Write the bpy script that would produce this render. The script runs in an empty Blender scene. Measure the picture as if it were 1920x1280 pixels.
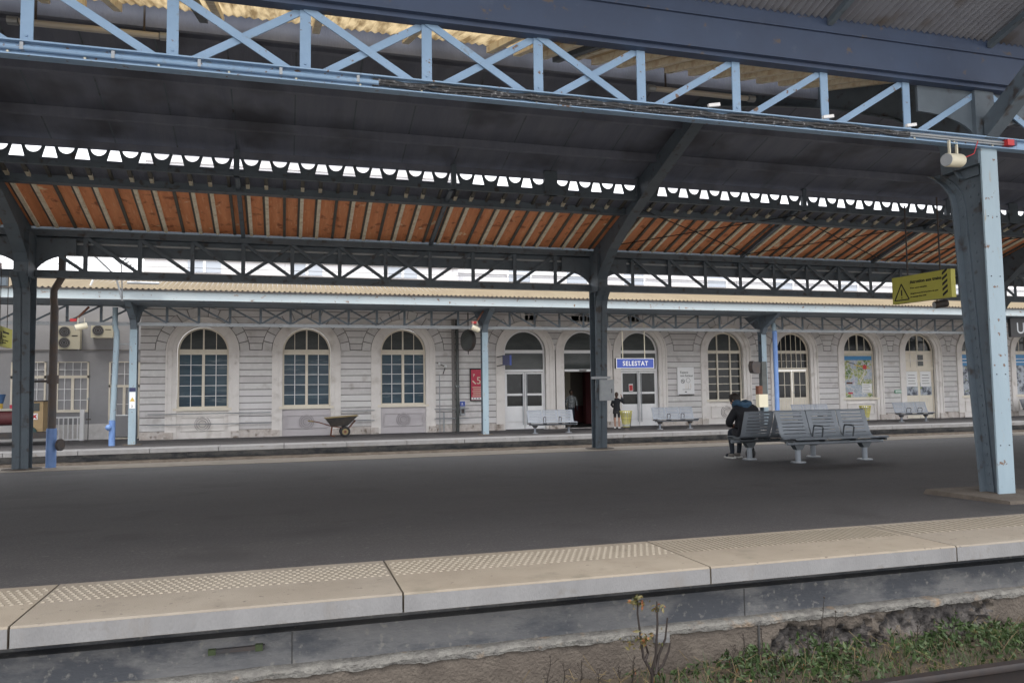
import bpy, bmesh, math, random
from mathutils import Vector, Matrix
random.seed(7)
S = bpy.context.scene
R = math.radians
# ---------------------------------------------------------------- camera
cd = bpy.data.cameras.new("camera"); cam = bpy.data.objects.new("camera", cd); S.collection.objects.link(cam)
S.camera = cam
YAW, PIT, ROL = 0.28482, 0.06506, 0.01368
fw = Vector((math.sin(YAW)*math.cos(PIT), math.cos(YAW)*math.cos(PIT), math.sin(PIT)))
rt = Vector((math.cos(YAW), -math.sin(YAW), 0)); up = rt.cross(fw)
r2 = rt*math.cos(ROL) - up*math.sin(ROL); u2 = rt*math.sin(ROL) + up*math.cos(ROL)
M = Matrix((r2, u2, -fw)).transposed().to_4x4(); M.translation = Vector((0, 0, 1.15))
cam.matrix_world = M
cd.sensor_width = 36; cd.lens = 1459.6/1920*36; cd.clip_end = 2000; cd.clip_start = 0.05
# ---------------------------------------------------------------- sky, sun, exposure
W = bpy.data.worlds.new("World"); S.world = W; W.use_nodes = True
nt = W.node_tree; bg = nt.nodes["Background"]
sky = nt.nodes.new("ShaderNodeTexSky"); sky.sky_type = 'NISHITA'; sky.sun_disc = False
SUN_EL, SUN_AZ = R(64), R(205)
sky.sun_elevation = SUN_EL; sky.sun_rotation = SUN_AZ; sky.air_density = 1.0; sky.dust_density = 4.0
mx = nt.nodes.new("ShaderNodeMix"); mx.data_type = 'RGBA'; mx.inputs[0].default_value = 0.82
mx.inputs[7].default_value = (9.9, 9.9, 10.0, 1)
nt.links.new(sky.outputs[0], mx.inputs[6]); nt.links.new(mx.outputs[2], bg.inputs[0]); bg.inputs[1].default_value = 0.15
sl = bpy.data.lights.new("sun", 'SUN'); sl.energy = 1.5; sl.angle = R(25); sl.color = (1, .95, .88)
so = bpy.data.objects.new("sun", sl); S.collection.objects.link(so)
sd = Vector((math.sin(SUN_AZ)*math.cos(SUN_EL), math.cos(SUN_AZ)*math.cos(SUN_EL), math.sin(SUN_EL)))
so.rotation_euler = sd.to_track_quat('Z', 'Y').to_euler(); so.location = sd*50
S.view_settings.view_transform = 'Standard'; S.view_settings.look = 'None'
S.view_settings.exposure = 0.85; S.view_settings.gamma = 1
S.cycles.max_bounces = 10; S.cycles.diffuse_bounces = 6
# ---------------------------------------------------------------- materials
def s2l(c): return tuple(((v/255)/12.92 if v/255 <= .04045 else ((v/255+.055)/1.055)**2.4) for v in c)
def mat(name, c, rough=.6, metal=0., c2=None, scale=3., contrast=(.35, .65), bump=0., bscale=40., spec=.5, c3=None, s3=1., con3=(.55, .7), stretch=(1, 1, 1), coat=0.):
    m = bpy.data.materials.new(name); m.use_nodes = True; n = m.node_tree; b = n.nodes["Principled BSDF"]
    b.inputs['Base Color'].default_value = (*c, 1); b.inputs['Roughness'].default_value = rough
    b.inputs['Metallic'].default_value = metal; b.inputs['Specular IOR Level'].default_value = spec
    b.inputs['Coat Weight'].default_value = coat
    tc = n.nodes.new("ShaderNodeTexCoord"); mp = n.nodes.new("ShaderNodeMapping"); mp.inputs['Scale'].default_value = stretch
    geo = n.nodes.new("ShaderNodeNewGeometry")
    n.links.new(geo.outputs['Position'], mp.inputs[0])
    last = None
    def layer(prev, col, sc, con):
        t = n.nodes.new("ShaderNodeTexNoise"); t.inputs['Scale'].default_value = sc; t.inputs['Detail'].default_value = 7; t.inputs['Roughness'].default_value = .65
        n.links.new(mp.outputs[0], t.inputs[0])
        r = n.nodes.new("ShaderNodeMapRange"); r.inputs[1].default_value = con[0]; r.inputs[2].default_value = con[1]
        n.links.new(t.outputs[0], r.inputs[0])
        x = n.nodes.new("ShaderNodeMix"); x.data_type = 'RGBA'
        n.links.new(r.outputs[0], x.inputs[0]); x.inputs[7].default_value = (*col, 1)
        if prev is None: x.inputs[6].default_value = (*c, 1)
        else: n.links.new(prev, x.inputs[6])
        return x.outputs[2]
    if c2: last = layer(last, c2, scale, contrast)
    if c3: last = layer(last, c3, s3, con3)
    if last: n.links.new(last, b.inputs['Base Color'])
    if bump:
        t = n.nodes.new("ShaderNodeTexNoise"); t.inputs['Scale'].default_value = bscale; t.inputs['Detail'].default_value = 5
        n.links.new(mp.outputs[0], t.inputs[0])
        bp = n.nodes.new("ShaderNodeBump"); bp.inputs['Strength'].default_value = bump; bp.inputs['Distance'].default_value = .02
        n.links.new(t.outputs[0], bp.inputs['Height']); n.links.new(bp.outputs[0], b.inputs['Normal'])
    return m
M_ = {}
def C(name, *a, **k): M_[name] = mat(name, *a, **k); return M_[name]
C('asphalt', (.039, .037, .041), .72, c2=(.050, .047, .049), scale=.6, c3=(.037, .035, .038), s3=2.2, con3=(.45, .75), bump=.5, bscale=90, stretch=(.35, 1, 1))
C('slab', (.205, .175, .14), .8, c2=(.25, .218, .175), scale=1.3, c3=(.19, .16, .125), s3=5, con3=(.5, .8), bump=.25, bscale=120)
C('slab_b', (.225, .20, .168), .8, c2=(.19, .165, .135), scale=1.6, c3=(.15, .13, .11), s3=4, con3=(.55, .8), bump=.25, bscale=120)
C('slab_face', (.175, .175, .18), .8, c2=(.22, .22, .225), scale=2.0, c3=(.18, .165, .15), s3=2.5, con3=(.58, .8), bump=.2, bscale=80, stretch=(1.5, 1, .5))
C('stud', (.265, .235, .19), .7)
C('joint', (.05, .05, .05), .9)
C('concrete', (.112, .114, .12), .85, c2=(.165, .164, .165), scale=3.5, contrast=(.40, .62), c3=(.062, .067, .078), s3=2.6, con3=(.48, .60), bump=.3, bscale=60, stretch=(.6, 1, 1.4))
C('ledge', (.20, .195, .18), .9, c2=(.11, .105, .10), scale=14, c3=(.25, .18, .12), s3=5, con3=(.56, .7), bump=.9, bscale=50)
C('old_plaster', (.105, .088, .074), .95, c2=(.075, .062, .052), scale=3, c3=(.14, .12, .10), s3=8, con3=(.5, .8), bump=.6, bscale=50)
C('rubble', (.11, .10, .095), .95, c2=(.03, .027, .027), scale=14, contrast=(.42, .6), c3=(.17, .145, .12), s3=20, con3=(.55, .75), bump=1., bscale=30)
C('ballast', (.46, .43, .39), .95, c2=(.32, .29, .26), scale=22, bump=1., bscale=50)
C('soil', (.06, .045, .03), .95, c2=(.03, .025, .018), scale=9, bump=1., bscale=30)
C('rail_steel', (.018, .015, .016), .55, .2, c2=(.028, .02, .018), scale=9)
C('slate_shaded_paint', (.108, .138, .168), .55, c2=(.085, .108, .132), scale=2.2, c3=(.13, .10, .08), s3=6, con3=(.66, .74), bump=.12, bscale=25)  # slate paint made darker so shade on backlit ironwork sits in its colour
C('blue_paint', (.255, .385, .55), .45, c2=(.21, .33, .49), scale=2, c3=(.20, .24, .28), s3=9, con3=(.60, .72), bump=.1, bscale=30)
C('pale_paint', (.30, .39, .45), .5, c2=(.26, .345, .405), scale=1.6, c3=(.28, .24, .18), s3=5, con3=(.61, .69), bump=.1, bscale=30, stretch=(2, 2, .5))
C('navy_paint', (.042, .066, .125), .5, c2=(.035, .052, .098), scale=1.4, c3=(.06, .08, .13), s3=6, con3=(.6, .75))
C('bright_blue', (.12, .22, .48), .45, c2=(.16, .28, .55), scale=4)
C('roof_dark', (.15, .165, .215), .8, c2=(.19, .205, .25), scale=1.2, bump=.3, bscale=14, stretch=(3, .3, 1))
C('wood', (.90, .37, .17), .7, c2=(.76, .28, .12), scale=3.5, c3=(.93, .50, .29), s3=9, con3=(.56, .7), bump=.2, bscale=30, stretch=(3, .35, .35))
C('wood_lit', (.70, .54, .31), .7, c2=(.50, .36, .19), scale=3.5, c3=(.70, .56, .34), s3=9, con3=(.5, .7), bump=.2, bscale=30, stretch=(3, .35, .35))  # lit copy of the soffit boards: stronger light put into the colour
C('batten', (.92, .85, .68), .7, c2=(.70, .56, .38), scale=9, contrast=(.45, .7), stretch=(1, 1, 1))
C('batten_dark_shade', (.085, .085, .08), .7, c2=(.13, .12, .10), scale=5)
C('metal_sheet', (.23, .245, .285), .6, c2=(.19, .20, .235), scale=3, bump=.1)
C('tan_sheet', (.20, .16, .10), .7, c2=(.17, .132, .08), scale=1.5, c3=(.115, .085, .05), s3=7, con3=(.6, .75), stretch=(1, .3, .3))
C('fascia', (.39, .44, .46), .5, c2=(.345, .405, .435), scale=.8, c3=(.24, .16, .11), s3=3.5, con3=(.61, .68), stretch=(1, 1, 2))
C('stucco', (.68, .665, .655), .85, c2=(.60, .585, .575), scale=.8, c3=(.74, .725, .715), s3=5, con3=(.5, .75), bump=.15, bscale=60)
C('stucco_b', (.63, .605, .60), .85, c2=(.55, .53, .525), scale=1.1, c3=(.69, .665, .66), s3=4, con3=(.5, .75), bump=.15, bscale=60, stretch=(1, 1, .4))
C('stucco_c', (.72, .70, .70), .85, c2=(.64, .62, .615), scale=1.1, c3=(.58, .56, .555), s3=4, con3=(.55, .75), bump=.15, bscale=60, stretch=(1, 1, .4))
C('stucco_joint', (.20, .19, .185), .9)
C('stone_trim', (.80, .765, .735), .8, c2=(.72, .685, .655), scale=1.2, c3=(.40, .36, .32), s3=3, con3=(.64, .8), bump=.2, bscale=50)
C('relief_shade', (.34, .315, .33), .9)  # rosette ring edges: shading of the relief put into the colour
C('panel_mauve', (.55, .52, .535), .8, c2=(.50, .47, .485), scale=1.2)
C('plinth_stain', (.62, .58, .55), .9, c2=(.48, .42, .38), scale=5, c3=(.58, .55, .53), s3=2)
C('wing_wall', (.33, .33, .345), .85, c2=(.29, .29, .30), scale=1, bump=.1, bscale=60)
C('upper_wall', (.78, .78, .80), .85, c2=(.70, .70, .73), scale=1.2)
C('cream_frame', (.78, .72, .61), .5, c2=(.71, .65, .54), scale=4)
C('white_frame', (.86, .86, .87), .4, c2=(.80, .80, .81), scale=3)
C('glass_blue', (.022, .048, .075), .12, c2=(.045, .085, .115), scale=1.1, contrast=(.4, .62), c3=(.13, .17, .19), s3=2.0, con3=(.58, .68), spec=.22, stretch=(.45, 1, 3.2))  # pale streaks in the colour stand in for reflections
C('glass_grey', (.055, .062, .062), .12, c2=(.085, .092, .09), scale=1.5, spec=.25, stretch=(.6, 1, 2))
C('glass_pane', (.035, .045, .06), .12, c2=(.09, .10, .11), scale=1.7, spec=.25); C('glass_pale', (.42, .46, .52), .3)
C('glass_dark', (.018, .020, .022), .06, c2=(.04, .045, .045), scale=2.2, contrast=(.5, .75), spec=.25)
C('hall_dark', (.30, .28, .26), .8, c2=(.36, .33, .30), scale=1.2)
C('hall_cream', (.75, .68, .55), .8)
C('hall_maroon', (.20, .06, .065), .7)
C('galv', (.36, .38, .40), .45, .3, c2=(.30, .32, .34), scale=6)
C('bench_steel', (.23, .255, .29), .38, .15, c2=(.20, .225, .255), scale=5)
C('bench_dark', (.07, .08, .09), .4, .3)
C('bench_far', (.225, .245, .28), .5, .1, c2=(.19, .21, .24), scale=5)
C('black', (.012, .012, .014), .6)
C('dark_iron', (.04, .042, .048), .6, c2=(.07, .05, .04), scale=7)
C('cable', (.03, .031, .035), .6, c2=(.30, .30, .31), scale=30, contrast=(.55, .7))
C('rust', (.17, .065, .04), .85, c2=(.10, .045, .03), scale=8)
C('rusty_pipe', (.085, .08, .082), .7, c2=(.11, .08, .065), scale=4)
C('red', (.50, .03, .035), .5); C('white', (.80, .80, .80), .5); C('cream', (.62, .58, .45), .5)
C('poster_red', (.48, .03, .07), .5, c2=(.55, .12, .16), scale=5, contrast=(.6, .66), stretch=(1, 1, 3))
C('sign_blue', (.055, .10, .42), .4); C('sign_navy', (.03, .035, .10), .4); C('sign_yellow', (.43, .41, .07), .5, c2=(.38, .36, .07), scale=3)
C('green', (.03, .28, .14), .5); C('header_blue', (.05, .24, .50), .5)
C('bin_yellow', (.50, .46, .12), .5, c2=(.40, .36, .10), scale=10)
C('coat', (.012, .013, .018), .85, bump=.5, bscale=30); C('navy_cloth', (.016, .022, .034), .85, bump=.3, bscale=40); C('scarf', (.035, .08, .14), .85, bump=.4, bscale=60)
C('skin', (.48, .28, .20), .6); C('skin_dark', (.16, .09, .065), .6); C('hair_dark', (.018, .013, .011), .7); C('hair_brown', (.06, .035, .022), .7)
C('grey_tee', (.45, .47, .48), .85, c2=(.10, .11, .12), scale=14); C('jeans', (.03, .04, .06), .85); C('shoe', (.13, .12, .11), .6); C('sole', (.5, .5, .48), .7)
C('leaf', (.036, .066, .016), .6, c2=(.015, .033, .009), scale=7, c3=(.075, .10, .022), s3=14, con3=(.55, .7)); C('leaf_rusty', (.12, .085, .028), .6, c2=(.07, .08, .025), scale=20, c3=(.20, .06, .02), s3=30, con3=(.55, .6))
C('dry_grass', (.16, .12, .06), .8, c2=(.08, .06, .035), scale=9); C('stem', (.022, .016, .014), .8); C('dry', (.032, .025, .02), .8); C('moss', (.05, .07, .03), .9)
C('bowl_black', (.035, .035, .038), .55, c2=(.07, .06, .05), scale=7); C('straw', (.24, .19, .10), .8)
C('loco_tan', (.42, .30, .16), .7, c2=(.36, .25, .13), scale=4); C('loco_red', (.14, .035, .04), .6, c2=(.10, .03, .03), scale=4); C('loco_green', (.02, .06, .06), .6); C('loco_blue', (.05, .12, .26), .5); C('loco_yellow', (.60, .42, .08), .5); C('loco_cream', (.45, .43, .36), .6)
C('tube', (.50, .47, .42), .4)
def mapmat():
    m = bpy.data.materials.new('town_map'); m.use_nodes = True; n = m.node_tree; b = n.nodes["Principled BSDF"]; b.inputs['Roughness'].default_value = .4
    g = n.nodes.new("ShaderNodeNewGeometry"); v = n.nodes.new("ShaderNodeTexVoronoi"); v.inputs['Scale'].default_value = 5.5
    nz = n.nodes.new("ShaderNodeTexNoise"); nz.inputs['Scale'].default_value = 1.6; nz.inputs['Detail'].default_value = 4
    n.links.new(g.outputs['Position'], v.inputs[0]); n.links.new(g.outputs['Position'], nz.inputs[0])
    cr = n.nodes.new("ShaderNodeValToRGB"); e = cr.color_ramp.elements
    e[0].position = .38; e[0].color = (.10, .18, .05, 1); e[1].position = .62; e[1].color = (.36, .44, .52, 1)
    k = e.new(.46); k.color = (.40, .42, .16, 1); k = e.new(.51); k.color = (.33, .38, .45, 1); k = e.new(.70); k.color = (.48, .33, .42, 1)
    n.links.new(nz.outputs[0], cr.inputs[0])
    v2 = n.nodes.new("ShaderNodeTexVoronoi"); v2.feature = 'DISTANCE_TO_EDGE'; v2.inputs['Scale'].default_value = 5.0; n.links.new(g.outputs['Position'], v2.inputs[0])
    lt = n.nodes.new("ShaderNodeMath"); lt.operation = 'LESS_THAN'; lt.inputs[1].default_value = .045; n.links.new(v2.outputs[0], lt.inputs[0])
    x = n.nodes.new("ShaderNodeMix"); x.data_type = 'RGBA'; x.inputs[7].default_value = (.55, .55, .56, 1)
    n.links.new(lt.outputs[0], x.inputs[0]); n.links.new(cr.outputs[0], x.inputs[6]); n.links.new(x.outputs[2], b.inputs['Base Color']); return m
M_['town_map'] = mapmat()
def skymat():      # weathered translucent roof sheet, lit from above by the sky
    m = bpy.data.materials.new('skylight'); m.use_nodes = True; n = m.node_tree; b = n.nodes["Principled BSDF"]; out = [q for q in n.nodes if q.type == 'OUTPUT_MATERIAL'][0]
    t = n.nodes.new("ShaderNodeBsdfTranslucent"); g = n.nodes.new("ShaderNodeNewGeometry"); mp = n.nodes.new("ShaderNodeMapping"); mp.inputs['Scale'].default_value = (6, .8, .8)
    z = n.nodes.new("ShaderNodeTexNoise"); z.inputs['Scale'].default_value = 2.2; z.inputs['Detail'].default_value = 6; n.links.new(g.outputs['Position'], mp.inputs[0]); n.links.new(mp.outputs[0], z.inputs[0])
    cr = n.nodes.new("ShaderNodeValToRGB"); e = cr.color_ramp.elements; e[0].position = .35; e[0].color = (.17, .12, .06, 1); e[1].position = .6; e[1].color = (.50, .40, .24, 1); n.links.new(z.outputs[0], cr.inputs[0])
    n.links.new(cr.outputs[0], t.inputs[0]); n.links.new(cr.outputs[0], b.inputs['Base Color']); x = n.nodes.new("ShaderNodeMixShader"); x.inputs[0].default_value = .6; n.links.new(b.outputs[0], x.inputs[1]); n.links.new(t.outputs[0], x.inputs[2]); n.links.new(x.outputs[0], out.inputs[0]); return m
M_['skylight'] = skymat()
C('photo_print', (.40, .44, .50), .4, c2=(.05, .06, .09), scale=3.2, contrast=(.45, .56), c3=(.22, .28, .10), s3=5, con3=(.6, .64))
def speckle(name, col, sc, lo, hi):      # fine grit, gum spots and dirt on top of a material
    n = M_[name].node_tree; b = n.nodes["Principled BSDF"]; src = b.inputs['Base Color'].links[0].from_socket
    g = n.nodes.new("ShaderNodeNewGeometry"); t = n.nodes.new("ShaderNodeTexNoise"); t.inputs['Scale'].default_value = sc; t.inputs['Detail'].default_value = 3; n.links.new(g.outputs['Position'], t.inputs[0])
    r = n.nodes.new("ShaderNodeMapRange"); r.inputs[1].default_value = lo; r.inputs[2].default_value = hi; n.links.new(t.outputs[0], r.inputs[0])
    x = n.nodes.new("ShaderNodeMix"); x.data_type = 'RGBA'; x.inputs[7].default_value = (*col, 1); n.links.new(r.outputs[0], x.inputs[0]); n.links.new(src, x.inputs[6]); n.links.new(x.outputs[2], b.inputs['Base Color'])
speckle('asphalt', (.085, .08, .078), 55, .54, .72); speckle('asphalt', (.10, .095, .09), 14, .70, .73); speckle('asphalt', (.035, .033, .035), 1.1, .56, .66)
speckle('slab_b', (.11, .095, .08), 22, .64, .71); speckle('slab', (.12, .10, .08), 26, .66, .72); speckle('slab', (.16, .14, .11), 3.1, .58, .75); speckle('slab_face', (.15, .14, .13), 7, .60, .74)
speckle('blue_paint', (.16, .10, .07), 17, .66, .71); speckle('pale_paint', (.15, .09, .06), 13, .67, .71); speckle('slate_shaded_paint', (.055, .05, .05), 6, .58, .7)
speckle('concrete', (.19, .185, .175), 24, .60, .72); speckle('stone_trim', (.55, .51, .47), 2.0, .56, .76); speckle('stucco', (.48, .45, .43), 1.9, .58, .78); speckle('stucco_b', (.38, .35, .33), 2.1, .60, .78); speckle('stucco_c', (.45, .42, .40), 1.7, .60, .78); speckle('plinth_stain', (.22, .18, .15), 4, .56, .70); speckle('wood', (.45, .14, .06), 5, .58, .70); speckle('wood', (.95, .72, .48), 3, .66, .72); speckle('roof_dark', (.09, .095, .115), .9, .5, .7); speckle('metal_sheet', (.14, .13, .13), 2.4, .56, .72); speckle('navy_paint', (.09, .075, .07), 8, .66, .72); speckle('fascia', (.17, .10, .065), 5, .66, .70)
# ---------------------------------------------------------------- mesh builder
class MB:
    def __init__(s): s.v = []; s.f = []; s.mi = []; s.ms = []
    def m(s, name):
        if name not in s.ms: s.ms.append(name)
        return s.ms.index(name)
    def poly(s, pts, mt):
        k = len(s.v); s.v += [tuple(p) for p in pts]; s.f.append(tuple(range(k, k+len(pts)))); s.mi.append(s.m(mt)); return s
    def hexa(s, p, mt):
        k = len(s.v); s.v += [tuple(q) for q in p]; i = s.m(mt)
        for q in ((0, 3, 2, 1), (4, 5, 6, 7), (0, 1, 5, 4), (1, 2, 6, 5), (2, 3, 7, 6), (3, 0, 4, 7)):
            s.f.append(tuple(k+t for t in q)); s.mi.append(i)
        return s
    def box(s, x0, x1, y0, y1, z0, z1, mt):
        return s.hexa([(x0, y0, z0), (x1, y0, z0), (x1, y1, z0), (x0, y1, z0), (x0, y0, z1), (x1, y0, z1), (x1, y1, z1), (x0, y1, z1)], mt)
    def bar(s, a, b, w, t, mt, side=(0, 1, 0)):      # w across, t along side
        a = Vector(a); b = Vector(b); d = (b-a).normalized(); n = Vector(side); n = (n-d*n.dot(d)).normalized(); o = d.cross(n)
        P = []
        for q in (a, b):
            for (i, j) in ((-1, -1), (1, -1), (1, 1), (-1, 1)): P.append(q+o*(i*w/2)+n*(j*t/2))
        return s.hexa(P, mt)
    def tube(s, pts, r, mt, n=8, cap=True):
        pts = [Vector(p) for p in pts]; rs = r if isinstance(r, (list, tuple)) else [r]*len(pts); k0 = len(s.v); i = s.m(mt); prev = None
        for j, p in enumerate(pts):
            d = (pts[min(j+1, len(pts)-1)]-pts[max(j-1, 0)]).normalized()
            if prev is None: a = d.orthogonal().normalized()
            else: a = (prev-d*prev.dot(d)).normalized()
            prev = a; b = d.cross(a)
            for q in range(n):
                t = 2*math.pi*q/n; s.v.append(tuple(p+(a*math.cos(t)+b*math.sin(t))*rs[j]))
        for j in range(len(pts)-1):
            for q in range(n):
                s.f.append((k0+j*n+q, k0+j*n+(q+1) % n, k0+(j+1)*n+(q+1) % n, k0+(j+1)*n+q)); s.mi.append(i)
        if cap:
            s.f.append(tuple(k0+q for q in range(n))[::-1]); s.mi.append(i)
            s.f.append(tuple(k0+(len(pts)-1)*n+q for q in range(n))); s.mi.append(i)
        return s
    def prism(s, prof, y0, y1, mt, mt_side=None):      # profile in XZ extruded along Y
        k = len(s.v); n = len(prof); s.v += [(x, y0, z) for x, z in prof]+[(x, y1, z) for x, z in prof]; i = s.m(mt); i2 = s.m(mt_side or mt)
        s.f.append(tuple(range(k, k+n))); s.mi.append(i); s.f.append(tuple(range(k+2*n-1, k+n-1, -1))); s.mi.append(i)
        for q in range(n): s.f.append((k+q, k+n+q, k+n+(q+1) % n, k+(q+1) % n)); s.mi.append(i2)
        return s
    def prismx(s, prof, x0, x1, mt):                    # profile in YZ extruded along X
        k = len(s.v); n = len(prof); s.v += [(x0, y, z) for y, z in prof]+[(x1, y, z) for y, z in prof]; i = s.m(mt)
        s.f.append(tuple(range(k, k+n))); s.mi.append(i); s.f.append(tuple(range(k+2*n-1, k+n-1, -1))); s.mi.append(i)
        for q in range(n): s.f.append((k+q, k+n+q, k+n+(q+1) % n, k+(q+1) % n)); s.mi.append(i)
        return s
    def ring(s, cx, cz, r0, r1, a0, a1, y0, y1, mt, n=24):   # arch band in XZ plane
        P = [(cx+r1*math.cos(a0+(a1-a0)*j/n), cz+r1*math.sin(a0+(a1-a0)*j/n)) for j in range(n+1)]
        Q = [(cx+r0*math.cos(a0+(a1-a0)*j/n), cz+r0*math.sin(a0+(a1-a0)*j/n)) for j in range(n+1)]
        for j in range(n): s.prism([Q[j], P[j], P[j+1], Q[j+1]], y0, y1, mt)
        return s
    def disc(s, c, r, axis, h, mt, n=16, r2=None):
        c = Vector(c); a = Vector(axis).normalized(); return s.tube([c-a*h/2, c+a*h/2], [r, r if r2 is None else r2], mt, n)
    def ball(s, c, r, mt, n=8, sc=(1, 1, 1)):
        pts = [(c[0], c[1], c[2]+r*sc[2]*math.cos(math.pi*(j+.02)/(n+.04))) for j in range(n+1)]
        k0 = len(s.v); i = s.m(mt)
        for j in range(n+1):
            t = math.pi*(j+.02)/(n+.04)
            for q in range(n*2):
                p = math.pi*q/n; s.v.append((c[0]+r*sc[0]*math.sin(t)*math.cos(p), c[1]+r*sc[1]*math.sin(t)*math.sin(p), c[2]+r*sc[2]*math.cos(t)))
        for j in range(n):
            for q in range(n*2): s.f.append((k0+j*2*n+q, k0+(j+1)*2*n+q, k0+(j+1)*2*n+(q+1) % (2*n), k0+j*2*n+(q+1) % (2*n))); s.mi.append(i)
        return s
    def text(s, body, size, pos, mt, rotz=0., ax='XZ', align='LEFT', sx=1., bold=0.):
        cu = bpy.data.curves.new('t', 'FONT'); cu.offset = bold; cu.space_character = 1.0+bold*25; cu.body = body; cu.size = size; cu.align_x = align; cu.extrude = .002
        o = bpy.data.objects.new('t', cu); S.collection.objects.link(o); me = bpy.data.meshes.new_from_object(o)
        m = Matrix.Translation(pos) @ Matrix.Rotation(rotz, 4, 'Z') @ Matrix.Rotation(math.pi/2, 4, 'X') @ Matrix.Diagonal((sx, 1, 1, 1))
        k = len(s.v); i = s.m(mt); s.v += [tuple(m @ v.co) for v in me.vertices]
        for p in me.polygons: s.f.append(tuple(k+q for q in p.vertices)); s.mi.append(i)
        bpy.data.objects.remove(o); bpy.data.curves.remove(cu); bpy.data.meshes.remove(me); return s
    def build(s, name, parent=None, smooth=False, loc=None, fix=True):
        me = bpy.data.meshes.new(name)
        v = s.v
        if loc is None and parent is not None: loc = parent.get('_o')
        if loc is not None: v = [(a-loc[0], b-loc[1], c-loc[2]) for a, b, c in v]
        me.from_pydata(v, [], s.f)
        for t in s.ms: me.materials.append(M_[t])
        me.polygons.foreach_set('material_index', s.mi)
        if fix:
            bm = bmesh.new(); bm.from_mesh(me); bmesh.ops.recalc_face_normals(bm, faces=bm.faces); bm.to_mesh(me); bm.free()
        if smooth:
            for p in me.polygons: p.use_smooth = True
            try: me.set_sharp_from_angle(angle=R(40))
            except Exception: pass
        me.update()
        o = bpy.data.objects.new(name, me); S.collection.objects.link(o)
        if parent is not None:
            o.parent = parent; ORG[o.name] = loc
        elif loc is not None: o.location = loc
        return o
ORG = {}
def put(mb, name, root=None, smooth=False, label=None, sub=None):
    """part of root (world coordinates inside mb); sub = parent part"""
    org = ROOT[root.name] if root else None
    o = mb.build(name, None, smooth, None)
    if root:
        me = o.data
        for v in me.vertices: v.co -= org
        o.parent = sub if sub else root
        if not sub: pass
    if label: o['label'] = label
    return o
ROOT = {}
def thing(name, label, cat, loc, group=None):
    o = bpy.data.objects.new(name, None); o.empty_display_size = .2; S.collection.objects.link(o); o.location = loc
    ROOT[o.name] = Vector(loc); o['label'] = label; o['category'] = cat
    if group: o['group'] = group
    return o
def solo(mb, name, label, cat, loc=None, group=None, smooth=False, kind=None):
    o = mb.build(name, None, smooth, None)
    if loc:
        for v in o.data.vertices: v.co -= Vector(loc)
        o.location = loc
    if label: o['label'] = label
    if cat: o['category'] = cat
    if group: o['group'] = group
    if kind: o['kind'] = kind
    return o
def struct(mb, name, smooth=False, kind='structure'):
    o = mb.build(name, None, smooth); o['kind'] = kind; return o
def copytree(o, loc, label, rotz=None, parent=None):
    c = o.copy(); S.collection.objects.link(c)
    if parent is None:
        c.location = loc; c['label'] = label; ROOT[c.name] = Vector(loc)
        if rotz is not None: c.rotation_euler = (0, 0, rotz)
    else: c.parent = parent
    for ch in list(o.children): copytree(ch, None, None, None, c)
    return c
def nz(x, y, s=1.):   # cheap value noise
    return (math.sin(x*3.1*s+y*1.7*s)+math.sin(x*7.3*s-y*4.1*s+1.3)+math.sin(x*15.7*s+y*9.2*s+2.1)*.6+math.sin(-x*31*s+y*23*s)*.35)/2.95
# ================================================================ ground, platforms, track
SL = -.0207
def gz(y): return SL*(y-5.55)
XL, XR = -60, 120
m = MB(); m.poly([(-400, -300, -1.0), (400, -300, -1.0), (400, 700, -1.0), (-400, 700, -1.0)], 'ballast'); struct(m, 'trackbed_ground')
# near track bed: fine relief close to the wall
m = MB(); nx, ny = 150, 40
def tbz(x, y): return -.66-.05*(1-(y-2.0)/2.7)+.035*nz(x*2.2, y*2.5)+.02*nz(x*9, y*8)
for i in range(nx+1):
    for j in range(ny+1):
        x = -6+i*.13; y = 2.0+j*2.72/ny; m.v.append((x, y, tbz(x, y)+(0 if j < ny else -.1)))
for i in range(nx):
    for j in range(ny):
        a = i*(ny+1)+j; m.f.append((a, a+ny+1, a+ny+2, a+1)); m.mi.append(m.m('soil'))
struct(m, 'track_ballast')
# platform body
m = MB()
k = 24
m.prismx([(5.52, -.006), (18.02, gz(18.02)), (18.02, -1.0), (5.52, -1.0)], XL, XR, 'asphalt')
pl = struct(m, 'platform')
ROOT[pl.name] = Vector((0, 0, 0))
m = MB()
m.box(-8, 40, 4.76, 5.52, -.405, -.205, 'concrete'); m.box(-8, 40, 4.87, 5.52, -.205, -.112, 'concrete')
for x in (1.36-3.0-.0, .05+1.0*0, 3.02, 6.02, 9.0):
    m.box(x-.003, x+.003, 4.757, 4.77, -.39, -.207, 'joint')
put(m, 'retaining_wall', pl)
m = MB()
m.box(-.40, -.10, 4.735, 4.765, -.282, -.260, 'dark_iron'); m.box(-.15, -.11, 4.73, 4.765, -.289, -.253, 'moss'); m.box(-.40, -.36, 4.73, 4.765, -.287, -.257, 'moss')
put(m, 'wall_bracket', pl)
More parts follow.
